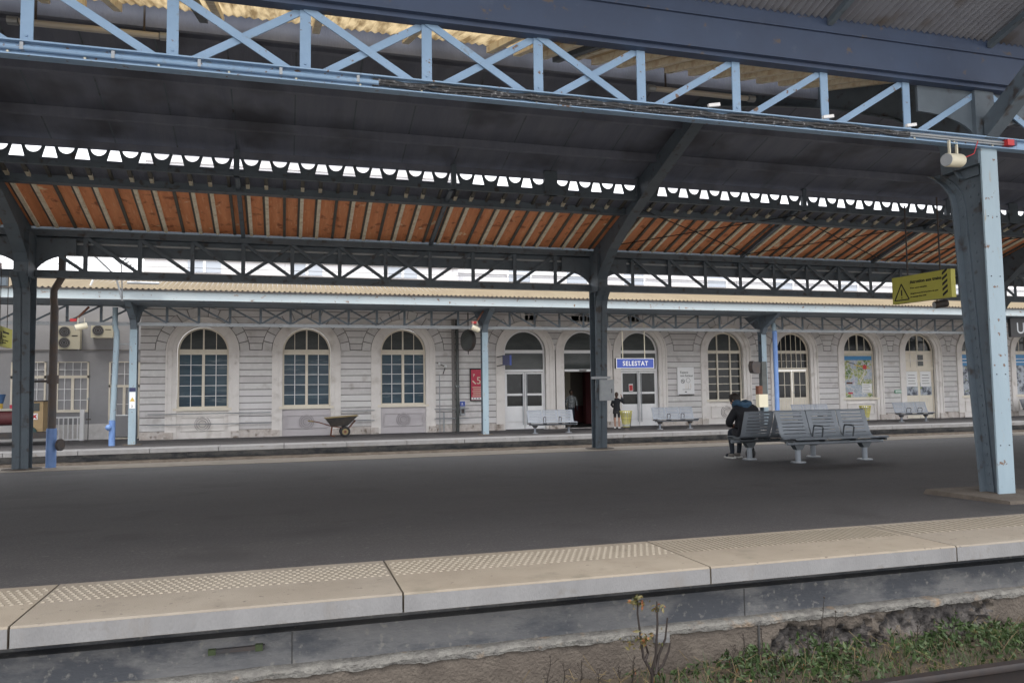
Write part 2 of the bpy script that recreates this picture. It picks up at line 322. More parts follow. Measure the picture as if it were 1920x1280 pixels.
# ledge + old wall as displaced sheets
m = MB()
nx = 560
prof = [(4.77, -.385), (4.745, -.387), (4.72, -.390), (4.695, -.398), (4.685, -.412), (4.69, -.44)]
for i in range(nx+1):
    x = -3+i*.032; r = max(0, min(1, (x-4.0)/2))
    for j, (y, z) in enumerate(prof):
        a = .004+.006*r
        m.v.append((x, y+a*nz(x*3.1+j, j*.7, 1.3)*(j > 0), z+.007*nz(x*2.3, j*1.1)*(j > 0)+(.010*nz(x*6, j) if j > 3 else 0)))
for i in range(nx):
    for j in range(len(prof)-1):
        a = i*len(prof)+j; m.f.append((a, a+len(prof), a+len(prof)+1, a+1)); m.mi.append(m.m('ledge'))
put(m, 'stone_ledge', pl, True)
m = MB(); ny = 22
def brk(x, z):      # where the plaster has broken away
    d = 0
    for (cx, cz, rx, rz) in ((3.35, -.60, .20, .14), (3.75, -.66, .32, .17), (4.55, -.52, .5, .13), (4.75, -.66, .35, .2), (2.2, -.78, .12, .05)):
        e = 1-math.hypot((x-cx)/rx, (z-cz)/rz)+.35*nz(x*4, z*5); d = max(d, min(1, e*3.5))
    return d
for i in range(nx+1):
    for j in range(ny+1):
        x = -3+i*.032; z = -.425-j*.019; b = brk(x, z)
        y = 4.70+.008*nz(x*2, z*3)+b*(.055+.035*nz(x*9, z*11))+(.004*nz(x*20, z*20))
        m.v.append((x, y, z))
for i in range(nx):
    for j in range(ny):
        a = i*(ny+1)+j; x = -3+i*.032+.016; z = -.425-j*.019
        m.f.append((a, a+ny+1, a+ny+2, a+1)); m.mi.append(m.m('rubble' if brk(x, z) > .3 else 'old_plaster'))
m.m('old_plaster'); m.m('rubble')
for x in (3.08,): m.box(x-.006, x+.006, 4.685, 4.73, -.85, -.44, 'joint')
put(m, 'old_wall', pl, True)
m = MB(); m.box(2.30, 2.40, 4.66, 4.72, -.475, -.415, 'concrete'); put(m, 'wall_stub', pl)
# edge slabs
for i in range(-4, 16):
    x0 = -1.334+2.0*i; x1 = x0+2.0; g = .006; m = MB()
    b = .006
    m.prismx([(4.586, -.01), (4.594, 0), (5.515, 0), (5.515, -.11), (4.586, -.11)], x0+g, x1-g, 'slab' if i % 3 else 'slab_b')
    for q in range(len(m.f)):
        pass
    # paler vertical face
    m.box(x0+g, x1-g, 4.583, 4.588, -.108, -.012, 'slab_face')
    o = put(m, 'edge_slab', pl)
    t = MB()
    if i <= 1:
        nxs = 42; nys = 8
        for a in range(nxs):
            for c in range(nys):
                px = x0+.03+a*1.94/(nxs-1)+(.023 if c % 2 else 0); py = 5.06+c*.050
                if px > x1-.02: continue
                t.v += [(px-.012, py-.012, .0005), (px+.012, py-.012, .0005), (px+.012, py+.012, .0005), (px-.012, py+.012, .0005), (px-.006, py-.006, .006), (px+.006, py-.006, .006), (px+.006, py+.006, .006), (px-.006, py+.006, .006)]
                kk = len(t.v)-8; t.m('stud')
                for f in ((4, 5, 6, 7), (0, 1, 5, 4), (1, 2, 6, 5), (2, 3, 7, 6), (3, 0, 4, 7)): t.f.append(tuple(kk+q for q in f)); t.mi.append(0)
    else:
        nb = 44 if i == 2 else 26
        for a in range(nb):
            px = x0+.05+a*1.92/nb; w = .008 if i == 2 else .013
            t.box(px-w, px+w, 5.05, 5.44, .0005, .006, 'stud')
    put(t, 'tactile_strip', pl, sub=o)
# narrow strip on the far side of the platform
m = MB(); m.box(XL, XR, 16.95, 18.03, gz(17)-.2, gz(16.95)+.006, 'slab'); put(m, 'far_edge_strip', pl)
# column footings patches come with the columns
# station side platform
m = MB(); ZC = -.45
m.prismx([(27.5, ZC), (40, ZC+.0), (40, -1.0), (27.5, -1.0)], XL, XR, 'asphalt')
pc = struct(m, 'station_platform'); ROOT[pc.name] = Vector((0, 0, 0))
m = MB(); m.box(XL, XR, 26.75, 27.5, -1.0, ZC-.13, 'concrete'); put(m, 'retaining_wall', pc)
m = MB()
for i in range(-20, 60): m.box(i*2+.01, i*2+1.99, 26.5, 27.51, ZC-.125, ZC+.004, 'slab_face')
put(m, 'edge_slabs', pc)
m = MB(); nx = 300
for i in range(nx+1):
    x = -14+i*.2
    for j, (y, z) in enumerate(((26.75, -.78), (26.62, -.79), (26.55, -.82), (26.5, -1.02))): m.v.append((x, y+.03*nz(x, j), z+.02*nz(x*1.7, j*2)))
for i in range(nx):
    for j in range(3): a = i*4+j; m.f.append((a, a+4, a+5, a+1)); m.mi.append(m.m('old_plaster'))
put(m, 'old_wall', pc)
# rails (near track only the far rail shows; trench tracks behind the platform)
def rail(y, z, nm='rail'):
    p = [(-.075, 0), (.075, 0), (.075, .012), (.012, .035), (.010, .12), (.036, .135), (.036, .16), (.028, .172), (-.028, .172), (-.036, .16), (-.036, .135), (-.010, .12), (-.012, .035), (-.075, .012)]
    m = MB(); m.prismx([(y+a, z+b) for a, b in p], XL, XR, 'rail_steel'); return m
tr = struct(rail(3.80, -.695), 'railway_rail', True); struct(rail(2.36, -.695), 'railway_rail', True)
for y in (19.6, 21.05, 23.4, 24.85): struct(rail(y, -1.0), 'railway_rail', True)
m = MB()
for i in range(-20, 40): m.box(i*.6, i*.6+.25, 1.8, 4.15, -.76, -.66-.05, 'old_plaster')
struct(m, 'railway_sleepers')
# ================================================================ hall canopy over the near platform
YA, YB, BAY, XC = 17.69, 6.52, 12.285, 7.32
PAN = BAY/12
X0, X1 = XC-2*BAY, XC+3*BAY
hall = thing('platform_canopy', 'long dark iron canopy over the middle platform with boarded soffit and lattice girders', 'canopy', (XC, 12.1, 0))
def slopebox(m, ya, za, yb, zb, th, mt, x0=X0, x1=X1): m.prismx([(ya, za), (yb, zb), (yb, zb+th), (ya, za+th)], x0, x1, mt)
YM = (YA+YB)/2
def zl(y): return 4.62+.30*(YA-y)           # lower roof soffit far side
m = MB(); slopebox(m, YA-.05, zl(YA-.05), 15.95, zl(15.95), .05, 'wood'); slopebox(m, 15.948, zl(15.948), 15.25, zl(15.25), .05, 'roof_dark'); fs = put(m, 'soffit', hall, label='rusty orange boarded soffit with pale joists')
m = MB(); n = int((X1-X0)/(PAN/3)); jd = MB()
for i in range(n):
    x = X0+(i+.5)*PAN/3; dk = (i % 3 == 2)
    mm = jd if dk else m; w = .028 if dk else .034; d = .04 if dk else .05
    mm.prismx([(YA-.1, zl(YA-.1)-d), (15.58, zl(15.58)-d), (15.58, zl(15.58)-.001), (YA-.1, zl(YA-.1)-.001)], x-w, x+w, 'batten_dark_shade' if dk else 'batten')
    if not dk: jd.prismx([(YA-.1, zl(YA-.1)-.02), (15.96, zl(15.96)-.02), (15.96, zl(15.96)-.001), (YA-.1, zl(YA-.1)-.001)], x-w-.045, x-w-.001, 'batten_dark_shade')  # dark strip paints in the shadow beside each pale joist
    jd.prismx([(15.58, zl(15.58)-d), (15.3, zl(15.3)-d), (15.3, zl(15.3)-.001), (15.58, zl(15.58)-.001)], x-w, x+w, 'batten_dark_shade')
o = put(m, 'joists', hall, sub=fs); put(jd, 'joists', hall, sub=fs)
# outward rising corrugated verges
def corr(m, ya, za, yb, zb, mt, x0, x1, step=.08, amp=.016):
    k = len(m.v); n = int((x1-x0)/(step/2)); i = m.m(mt)
    for j in range(n+1):
        x = x0+j*step/2; d = amp*(1 if j % 2 else -1); m.v += [(x, ya, za+d), (x, yb, zb+d)]
    for j in range(n): m.f.append((k+2*j, k+2*j+2, k+2*j+3, k+2*j+1)); m.mi.append(i)
# near lower slope (mirror)
def zn(y): return 4.62+.30*(y-YB)
m = MB(); SK = [(-2.15, 2.75), (8.1, 9.5)]; xx = X0
for a, b in SK+[(X1, X1)]: slopebox(m, YB+.1, zn(YB+.1), 8.96, zn(8.96), .05, 'wood_lit', xx, a); xx = b
ns = put(m, 'soffit', hall, label='boarded soffit above the near girder, bright light put into its honey colour')
for a, b in SK: m = MB(); corr(m, YB+.1, zn(YB+.1)+.03, 8.98, zn(8.98)+.03, 'skylight', a, b, .09, .012); put(m, 'skylight', hall, label='pale translucent corrugated roof sheets')
m = MB()
for i in range(n):
    x = X0+(i+.5)*PAN/3
    if -2.0 < x < 2.6 and i % 3: continue
    m.prismx([(YB+.1, zn(YB+.1)-.08), (8.9, zn(8.9)-.08), (8.9, zn(8.9)-.001), (YB+.1, zn(YB+.1)-.001)], x-.04, x+.04, 'batten')
put(m, 'joists', hall, sub=ns)
# upper raised roof
m = MB(); slopebox(m, 15.35, 5.62, YM, 5.62+.3*(15.35-YM), .08, 'roof_dark'); slopebox(m, 2*YM-15.35, 5.62, YM, 5.62+.3*(15.35-YM), .08, 'roof_dark')
put(m, 'upper_roof', hall)
m = MB()
for y in (14.2, 13.1, YM, 2*YM-13.1, 2*YM-14.2):
    z = 5.62+.3*(15.35-(y if y > YM else 2*YM-y)); m.box(X0, X1, y-.05, y+.05, z-.16, z-.005, 'roof_dark')
for i in range(61):
    x = X0+i*PAN
    m.prismx([(15.3, 5.632), (YM, 6.586), (YM, 6.60), (15.3, 5.65)], x-.012, x+.012, 'slate_shaded_paint')
put(m, 'purlins', hall)
# purlin girders under lower roof tops
for yy in (15.78,):
    zz = 5.16
    m = MB(); m.box(X0, X1, yy-.05, yy+.05, zz-.085, zz+.05, 'slate_shaded_paint'); m.box(X0, X1, yy-.10, yy+.10, zz-.10, zz-.085, 'slate_shaded_paint'); put(m, 'purlin_beam', hall)
# perforated friezes
for s, yy in ((1, 15.02), (-1, 2*YM-15.02)):
    if s < 0: m = MB(); m.box(X0, X1, yy-.03, yy+.03, 5.24, 5.66, 'roof_dark'); put(m, 'fascia_board', hall); continue
    m = MB(); m.box(X0, X1, yy-.04, yy+.04, 5.20, 5.285, 'slate_shaded_paint'); m.box(X0, X1, yy-.03, yy+.03, 5.545, 5.66, 'roof_dark')
    per = PAN/2; q = int((X1-X0)/per)
    for i in range(q):
        x = X0+(i+.5)*per; N = 10; cz = 5.565; r = .135
        arc = [(-r*math.cos(math.pi*t/N), cz-r*1.12*math.sin(math.pi*t/N)) for t in range(N+1)]
        for (ax_, az), (bx_, bz) in zip(arc[:-1], arc[1:]):
            def lo(u, w): return max(5.28, min(w-.001, 5.285+(abs(u)-.12)/(.195-.12)*.29)) if abs(u) > .12 else 5.28
            m.prism([(x+ax_, az), (x+ax_, lo(ax_, az)), (x+bx_, lo(bx_, bz)), (x+bx_, bz)], yy-.015, yy+.015, 'slate_shaded_paint')
        for e in (-1, 1): m.prism([(x+e*r, cz), (x+e*r, 5.285+(r-.12)/.075*.29), (x+e*.195, cz)], yy-.015, yy+.015, 'slate_shaded_paint')
    for kx in range(-2, 4):
        xc = XC+kx*BAY
        for t in (0, BAY/3, 2*BAY/3):
            w = .11 if t == 0 else .05
            m.box(xc+t-w, xc+t+w, yy-.045, yy+.045, 5.2, 5.7, 'slate_shaded_paint')
        m.box(xc-2.05-.14, xc-2.05+.14, yy-.05, yy+.05, 5.2, 5.7, 'slate_shaded_paint')
    put(m, 'pierced_frieze', hall)
# rafters
def rafter(m, xc, w, big):
    pr = []
    if big:
        top = [(17.6, 4.6), (15.3, zl(15.3)), (15.3, 5.55), (YM, 6.50)]
        bot = [(YM, 6.05), (15.0, 5.05), (14.4, 5.22), (16.2, 4.55), (17.0, 4.1), (17.45, 3.5)]
        m.prismx([(17.6, 4.62), (15.2, 5.32), (15.2, 5.62), (YM, 6.55), (YM, 6.22), (14.3, 5.42), (15.4, 4.98), (16.5, 4.45), (17.1, 4.0), (17.42, 3.45), (17.62, 3.45)], xc-w, xc+w, 'slate_shaded_paint')
        f = [(17.42, 3.45), (17.1, 4.0), (16.5, 4.45), (15.4, 4.98), (14.3, 5.42), (YM, 6.22)]
        for a, b in zip(f[:-1], f[1:]): m.bar((xc, a[0], a[1]), (xc, b[0], b[1]), .24, .02, 'slate_shaded_paint', side=(0, .5, 1))
    else:
        m.prismx([(17.6, zl(17.6)-.10), (15.3, zl(15.3)-.10), (15.3, zl(15.3)-.01), (17.6, zl(17.6)-.01)], xc-w*.7, xc+w*.7, 'slate_shaded_paint')
for kx in range(-2, 4):
    xc = XC+kx*BAY
    m = MB(); rafter(m, xc, .05, True); put(m, 'arched_rafter', hall)
    m = MB(); rafter(m, xc, .05, True); m.v = [(x, 2*YM-y, z) for x, y, z in m.v]; put(m, 'arched_rafter', hall)
    for t in (BAY/3, 2*BAY/3):
        m = MB(); rafter(m, xc+t, .06, False); put(m, 'rafter', hall)
        m = MB(); rafter(m, xc+t, .06, False); m.v = [(x, 2*YM-y, z) for x, y, z in m.v]; put(m, 'rafter', hall)
# wind bracing rods below the boards right of the middle column
for kx in (0, 1, 2):
    xc = XC+kx*BAY; m = MB()
    for j in range(3):
        xa = xc+j*BAY/3; xb = xa+BAY/3
        m.tube([(xa, 17.3, zl(17.3)-.13), (xb, 15.4, zl(15.4)-.13)], .012, 'black', 5); m.tube([(xa, 15.4, zl(15.4)-.13), (xb, 17.3, zl(17.3)-.13)], .012, 'black', 5)
    put(m, 'bracing_rods', hall)
# longitudinal girders
def lattice(m, xc, y, zt, zb, w, mt, th=.025, wd=None):
    wd = wd or w*.85
    for i in range(12):
        xa = xc+i*PAN; xb = xa+PAN
        if i: m.box(xa-w/2, xa+w/2, y-th/2, y+th/2, zb, zt, mt)
        a, b, c, d = (xa, y-th*1.01, zt), (xb, y-th*1.01, zb), (xa, y+th*1.01, zb), (xb, y+th*1.01, zt)
        if i < 8: m.bar(a, b, wd, th, mt)
        if i > 3: m.bar(c, d, wd, th, mt)
for kx in range(-2, 3):
    xc = XC+kx*BAY
    # far side girder
    m = MB(); m.box(xc, xc+BAY, YA-.10, YA+.10, 3.595, 3.615, 'slate_shaded_paint'); m.box(xc, xc+BAY, YA-.012, YA+.012, 3.615, 3.755, 'slate_shaded_paint'); m.box(xc, xc+BAY, YA-.09, YA-.07, 3.61, 3.735, 'slate_shaded_paint')
    m.box(xc, xc+BAY, YA-.09, YA+.09, 4.44, 4.575, 'slate_shaded_paint')
    g = put(m, 'girder', hall, label='dark lattice girder along the far side')
    m = MB(); lattice(m, xc, YA, 4.45, 3.72, .085, 'slate_shaded_paint'); put(m, 'lattice', hall, sub=g)
    # near side girder
    m = MB(); z0, z1 = 3.712, 3.83
    m.box(xc, xc+BAY, YB-.020, YB, z0, z1, 'blue_paint'); m.box(xc, xc+BAY, YB-.0-.002, YB+.03, z0, z0+.018, 'blue_paint'); m.box(xc, xc+BAY, YB-.075, YB-.021, z1-.012, z1, 'blue_paint')
    m.box(xc, xc+BAY, YB-.075, YB-.021, z0, z0+.01, 'blue_paint')
    for i in range(13):
        for dx, dz in ((-.10, .078), (.0, .078), (.1, .078), (-.15, .022), (-.05, .022), (.08, .022)):
            m.disc((xc+i*PAN+dx, YB-.024, z0+dz), .011, (0, 1, 0), .012, 'blue_paint', 8)
    m.box(xc, xc+BAY, YB-.06, YB+.06, 4.36, 4.40, 'navy_paint')
    for i in range(1, 12):
        xa = xc+i*PAN
        for dz in (.03, .07): m.disc((xa, YB+.018, z1+dz), .009, (0, 1, 0), .012, 'blue_paint', 6)
    g = put(m, 'girder', hall, label='light blue lattice girder along the near side')
    m = MB(); lattice(m, xc, YB+.03, 4.38, z0+.04, .088, 'blue_paint', th=.015, wd=.065); put(m, 'lattice', hall, sub=g)
# gutter boards and valley beams
m = MB(); m.box(X0, X1, YA+.10, YA+.16, 4.08, 4.80, 'slate_shaded_paint'); m.box(X0, X1, YA+.05, YA+.099, 4.30, 4.34, 'galv'); put(m, 'gutter_beam', hall)
m = MB(); m.box(X0, X1, YB-.09, YB+.12, 4.40, 4.86, 'navy_paint'); m.box(X0, X1, YB-.115, YB-.091, 4.40, 4.42, 'navy_paint'); m.box(X0, X1, YB-.115, YB-.091, 4.72, 4.74, 'navy_paint')
put(m, 'gutter_beam', hall)
m = MB(); corr(m, YB-.02, 4.90, 3.3, 4.90+.30*3.22, 'metal_sheet', X0, X1)
for x in [X0+i*PAN*2 for i in range(31)]:
    m.prismx([(YB-.1, 4.80), (3.4, 5.73), (3.4, 5.80), (YB-.1, 4.86)], x-.03, x+.03, 'slate_shaded_paint')
o = put(m, 'verge_roof', hall, label='grey corrugated verge over the near track')
m = MB(); m.box(X0, X1, 3.27, 3.295, 5.80, 5.92, 'pale_paint'); put(m, 'edge_trim', hall, sub=o)
m = MB(); corr(m, YA+.02, 4.80, 18.4, 5.0, 'metal_sheet', X0, X1); put(m, 'verge_roof', hall)
m = MB(); m.box(X0, X1, YB+.0, YB+.12, 4.86, 5.05, 'navy_paint'); m.box(X0, X1, YB-.04, YB+.0, 4.86, 4.92, 'navy_paint'); put(m, 'flashing', hall)
# top roof covering (keeps light out)
m = MB(); slopebox(m, YA, zl(YA)+.055, 15.3, zl(15.3)+.055, .02, 'metal_sheet'); xx = X0
for a, b in SK+[(X1, X1)]: slopebox(m, YB+.1, zn(YB+.1)+.055, 8.9, zn(8.9)+.055, .02, 'metal_sheet', xx, a); xx = b
put(m, 'roof_covering', hall)
# columns
def rivet(rv, side, xc, y0, s, prof, g):
    for i in range(34):
        z = g+.12+i*.105; yy = y0+s*(prof(z)-.065)
        for e in (-1, 1): rv.disc((xc+e*.034, yy, z), .017, (1, 0, 0), .014, 'slate_shaded_paint', 8)
        if z > 2.5:
            for q in (.16, .26):
                if prof(z) > q+.1: rv.disc((xc-.014, y0+s*(prof(z)-.065-q+.05), z), .016, (1, 0, 0), .014, 'slate_shaded_paint', 8)
def column(xc, side):
    # side=+1 far row (outer flange faces the far track), -1 near row
    y0 = YA if side > 0 else YB; g = gz(y0)
    s = -side                                # direction to the inside
    def prof(z):                             # inner flange offset
        t = max(0, (z-g)/(3.45-g)); return .22+.20*t+(.0 if z < 3.2 else .30*((z-3.2)/.4)**2)
    zs = [g, .6, 1.3, 2.0, 2.6, 3.0, 3.2, 3.32, 3.44, 3.52, 3.6]
    oc = 'pale_paint' if side < 0 else 'slate_shaded_paint'
    web = MB(); P = [(y0, z) for z in zs]; Q = [(y0+s*prof(z), z) for z in zs]
    hw = .145 if side > 0 else .108
    web.prismx(P+Q[::-1], xc-.012, xc+.012, 'slate_shaded_paint')
    for a, b in zip(Q[:-1], Q[1:]): web.prismx([(a[0]-s*.02, a[1]), a, b, (b[0]-s*.02, b[1])], xc-hw, xc+hw, 'slate_shaded_paint')
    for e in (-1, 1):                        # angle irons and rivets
        for a, b in zip(Q[:-1], Q[1:]): web.prismx([(a[0]-s*.11, a[1]), (a[0]-s*.02, a[1]), (b[0]-s*.02, b[1]), (b[0]-s*.11, b[1])], xc+e*.022-.009, xc+e*.022+.009, 'slate_shaded_paint')
        web.box(xc+e*.022-.009, xc+e*.022+.009, min(y0+s*.01, y0+s*.09), max(y0+s*.01, y0+s*.09), g, 3.5, 'slate_shaded_paint')
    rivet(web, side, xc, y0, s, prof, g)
    o = put(web, 'column', hall, label=('riveted column, slate tone darkened for shade, with pale blue front flange' if side < 0 else None))
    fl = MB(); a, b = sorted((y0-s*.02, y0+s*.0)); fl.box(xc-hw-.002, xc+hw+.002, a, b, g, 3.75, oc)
    if side < 0:
        for z in (.5, 1.25, 2.3, 2.95):
            for dx in (-.06, .06): fl.disc((xc+dx, a-.002, z+.02), .006, (0, 1, 0), .008, 'black', 6)
    put(fl, 'front_flange', hall, sub=o)
    # curved brackets along the girder
    br = MB(); nseg = 8
    for e in (-1, 1):
        P = [(xc+e*.1, 3.0+.0)]; arc = []
        for i in range(nseg+1):
            t = i/nseg*math.pi/2; arc.append((xc+e*(.10+.75*(1-math.cos(t))), 3.62+.46*math.sin(t) if side > 0 else 3.83+.25*math.sin(t)))
        top = 4.10
        br.prism([(xc+e*.05, arc[0][1])]+arc+[(arc[-1][0], 4.4), (xc+e*.05, 4.4)], y0-.02 if side > 0 else y0+.05, y0+.02 if side > 0 else y0+.08, 'slate_shaded_paint')
    br.box(xc-.13, xc+.13, min(y0, y0+s*.5), max(y0, y0+s*.5), 3.55, 4.45, 'slate_shaded_paint')
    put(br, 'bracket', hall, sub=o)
    ft = MB()
    if side < 0:
        c = (xc, y0+.12); ft.hexa([(c[0]-.50, c[1]-.62, g-.05), (c[0]+.50, c[1]-.62, g-.05), (c[0]+.5, c[1]+.5, g-.05), (c[0]-.5, c[1]+.5, g-.05), (c[0]-.47, c[1]-.58, g+.035), (c[0]+.47, c[1]-.58, g+.035), (c[0]+.47, c[1]+.47, g+.035), (c[0]-.47, c[1]+.47, g+.035)], 'old_plaster')
        put(ft, 'footing', hall, sub=o)
        ar = MB(); ar.prismx([(y0-.02, 3.84), (y0-.02, 4.05), (4.9, 5.24), (4.7, 5.30), (4.75, 5.15)], xc-.05, xc+.05, 'slate_shaded_paint')
        ar.bar((xc, y0-.05, 3.82), (xc, 4.7, 5.18), .16, .025, 'slate_shaded_paint', side=(0, .6, .5)); put(ar, 'verge_bracket', hall, sub=o)
    else:
        ft.disc((xc, y0-.1, g+.01), .38, (0, 0, 1), .05, 'old_plaster', 20, r2=.34); put(ft, 'footing', hall, sub=o)
for kx in range(-2, 4):
    column(XC+kx*BAY, 1); column(XC+kx*BAY, -1)
# pipes, cables and clamps on the near girder front
m = MB(); P = []
m.tube([(XC-2*BAY, YB-.048, 3.787), (.75, YB-.048, 3.773)], .021, 'blue_paint', 10)
m.tube([(6.0, YB-.045, 3.79), (XC+.3, YB-.045, 3.787)], .013, 'galv', 8); m.tube([(6.0, YB-.045, 3.765), (XC+.3, YB-.045, 3.76)], .010, 'galv', 8)
for x in [-1.9+i*.62 for i in range(5)]: m.box(x-.012, x+.012, YB-.07, YB-.02, 3.755, 3.812, 'galv')
for i in range(20): m.disc((-2+.52*i, YB-.03, 3.745), .009, (0, 1, 0), .02, 'cream', 8)
put(m, 'conduit', hall)
m = MB(); random.seed(3)
for k in range(4):
    P = []
    for i in range(64):
        x = .7+i*.088; sag = .008*math.sin(i*.55+k)+.006*math.sin(i*1.3+2*k)
        P.append((x, YB-.040-.010*(k % 2), 3.772+(k-1.5)*.014+sag+.004*math.sin(i*2.7+k)))
    m.tube(P, .012+.003*(k % 2), 'cable', 6)
put(m, 'cable_bundle', hall)
#@@G2
# ================================================================ station building
FY = 32.0; ZS = 2.88; RI = .93; RO = 1.32; RV = 1.68; CH = .257
st = thing('station_building', 'pale rendered station building with round arched windows and rusticated courses', 'building', (7, FY, ZC))
OP = [(-3.0, 'win', 1), (.85, 'win', 2), (4.7, 'win', 3), (9.95, 'door', 1), (12.65, 'open', 2), (15.35, 'door', 3), (19.72, 'grid', 4), (23.42, 'fdoor', 5), (27.22, 'map', 6), (30.88, 'pdoor', 7), (34.45, 'ad', 8), (38.0, 'ad', 9), (41.6, 'win', 10)]
SILL = {'win': .68, 'grid': .66, 'map': .62, 'ad': .62}
XW0, XW1, ZT = -5.2, 44.5, 5.9
wall = MB(); cur = XW0
for c, k, i in OP:
    wall.box(cur, c-RI-.04, FY, FY+.4, ZC, ZT, 'stucco_joint'); cur = c+RI+.04
    if k in SILL: wall.box(c-RI-.04, c+RI+.04, FY+.06, FY+.4, ZC, SILL[k]-.02, 'panel_mauve' if i in (2, 3) else 'stone_trim')
    n = 24; r = RI+.04
    for j in range(n):
        a, b = math.pi*j/n, math.pi*(j+1)/n
        wall.prism([(c+r*math.cos(a), ZS+r*math.sin(a)), (c+r*math.cos(a), ZT), (c+r*math.cos(b), ZT), (c+r*math.cos(b), ZS+r*math.sin(b))], FY, FY+.4, 'stucco_joint')
wall.box(cur, XW1, FY, FY+.4, ZC, ZT, 'stucco_joint')
wall.box(XW0, XW0+.35, FY+.4, 34.5, ZC, ZT, 'stucco')
put(wall, 'wall', st)
# rusticated courses
co = MB(); z = ZC+.32; gap = .034; Zs = []
while z < 5.6: Zs.append(z); z += CH
def halfw(zz, r): return math.sqrt(max(0, r*r-(zz-ZS)**2)) if zz > ZS else r
cs = [c for c, _, _ in OP]
for a, b in zip([None]+cs, cs+[None]):
    for z in Zs:
        z1 = z+CH-gap
        def edge(c, zz, sgn):
            if c is None: return XW0 if sgn > 0 else XW1
            if zz > ZS-.01:
                d = RV if zz < ZS+RV else 0; w = halfw(zz, RV)
                return c+sgn*(w+gap)
            return c+sgn*(RO+.0)
        if a is None and z > ZS+RV: pass
        zz0, zz1 = z, z1
        if z < ZS < z1: zz0 = zz1 = ZS-.1; 
        x0a, x0b = edge(a, zz0, 1), edge(a, zz1, 1); x1a, x1b = edge(b, zz0, -1), edge(b, zz1, -1)
        if min(x1a-x0a, x1b-x0b) < .05 and not (a is not None and b is not None and b-a < 3): continue
        if a is not None and b is not None and (b-a) < 3:
            if z < ZS: continue
            x0a, x0b, x1a, x1b = a+halfw(z, RO), a+halfw(z1, RO), b-halfw(z, RO), b-halfw(z1, RO)
        co.prism([(x0a, z), (x1a, z), (x1b, z1), (x0b, z1)], FY-.028, FY+.001, random.choice(('stucco', 'stucco', 'stucco_b', 'stucco_c')))
for c in cs:
    N = 13
    for j in range(N):
        a0 = math.pi*j/N+.012; a1 = math.pi*(j+1)/N-.012
        rr = RV
        if c in (9.95, 12.65, 15.35):
            lo = c != 9.95; hi = c != 15.35
            if (lo and j >= 8) or (hi and j <= 4): rr = 1.34
            if rr == 1.34: continue
        P = []
        for t in range(4): a = a0+(a1-a0)*t/3; P.append((c+(RO+.02)*math.cos(a), ZS+(RO+.02)*math.sin(a)))
        for t in range(4): a = a1-(a1-a0)*t/3; P.append((c+rr*math.cos(a), ZS+rr*math.sin(a)))
        co.prism(P, FY-.028, FY+.001, random.choice(('stucco', 'stucco_b', 'stucco_c')))
cur = XW0
for c in cs+[XW1+RO]:
    if c-RO-cur > .02: co.box(cur, c-RO, FY-.03, FY+.001, ZC, ZC+.30, 'plinth_stain')
    cur = c+RO
put(co, 'stone_courses', st)
# architraves
for c, k, i in OP:
    m = MB()
    m.ring(c, ZS, RI+.16, RO, 0, math.pi, FY-.055, FY+.01, 'stone_trim', 28)
    m.ring(c, ZS, RI+.0, RI+.16, 0, math.pi, FY-.02, FY+.12, 'stone_trim', 28)
    m.ring(c, ZS, RO-.07, RO, 0, math.pi, FY-.085, FY-.0552, 'stone_trim', 28)
    for s in (-1, 1):
        for (r0, r1, y0, y1) in ((RI+.16, RO, FY-.055, FY+.01), (RI, RI+.16, FY-.02, FY+.12), (RO-.07, RO, FY-.085, FY-.0552)):
            a, b = sorted((c+s*r0, c+s*r1)); m.box(a, b, y0, y1, ZC+.0, ZS, 'stone_trim')
        a, b = sorted((c+s*(RI+.10), c+s*(RO+.03))); m.box(a, b, FY-.12, FY, ZC, ZC+.26, 'plinth_stain')
    put(m, 'architrave', st)
def archglass(m, c, r, z0, y0, mt, n=28):
    P = [(c+r*math.cos(math.pi*j/n), max(z0, ZS+r*math.sin(math.pi*j/n))) for j in range(n+1)]
    m.prism([(c-r, z0), (c+r, z0)]+P, y0, y0+.02, mt)
def vbar_arch(m, x, c, r, w, y0, y1, z0, mt):
    h = ZS+math.sqrt(max(.0, r*r-(abs(x-c)+w/2)**2)); m.box(x-w/2, x+w/2, y0, y1, z0, h, mt)
y0 = FY+.16
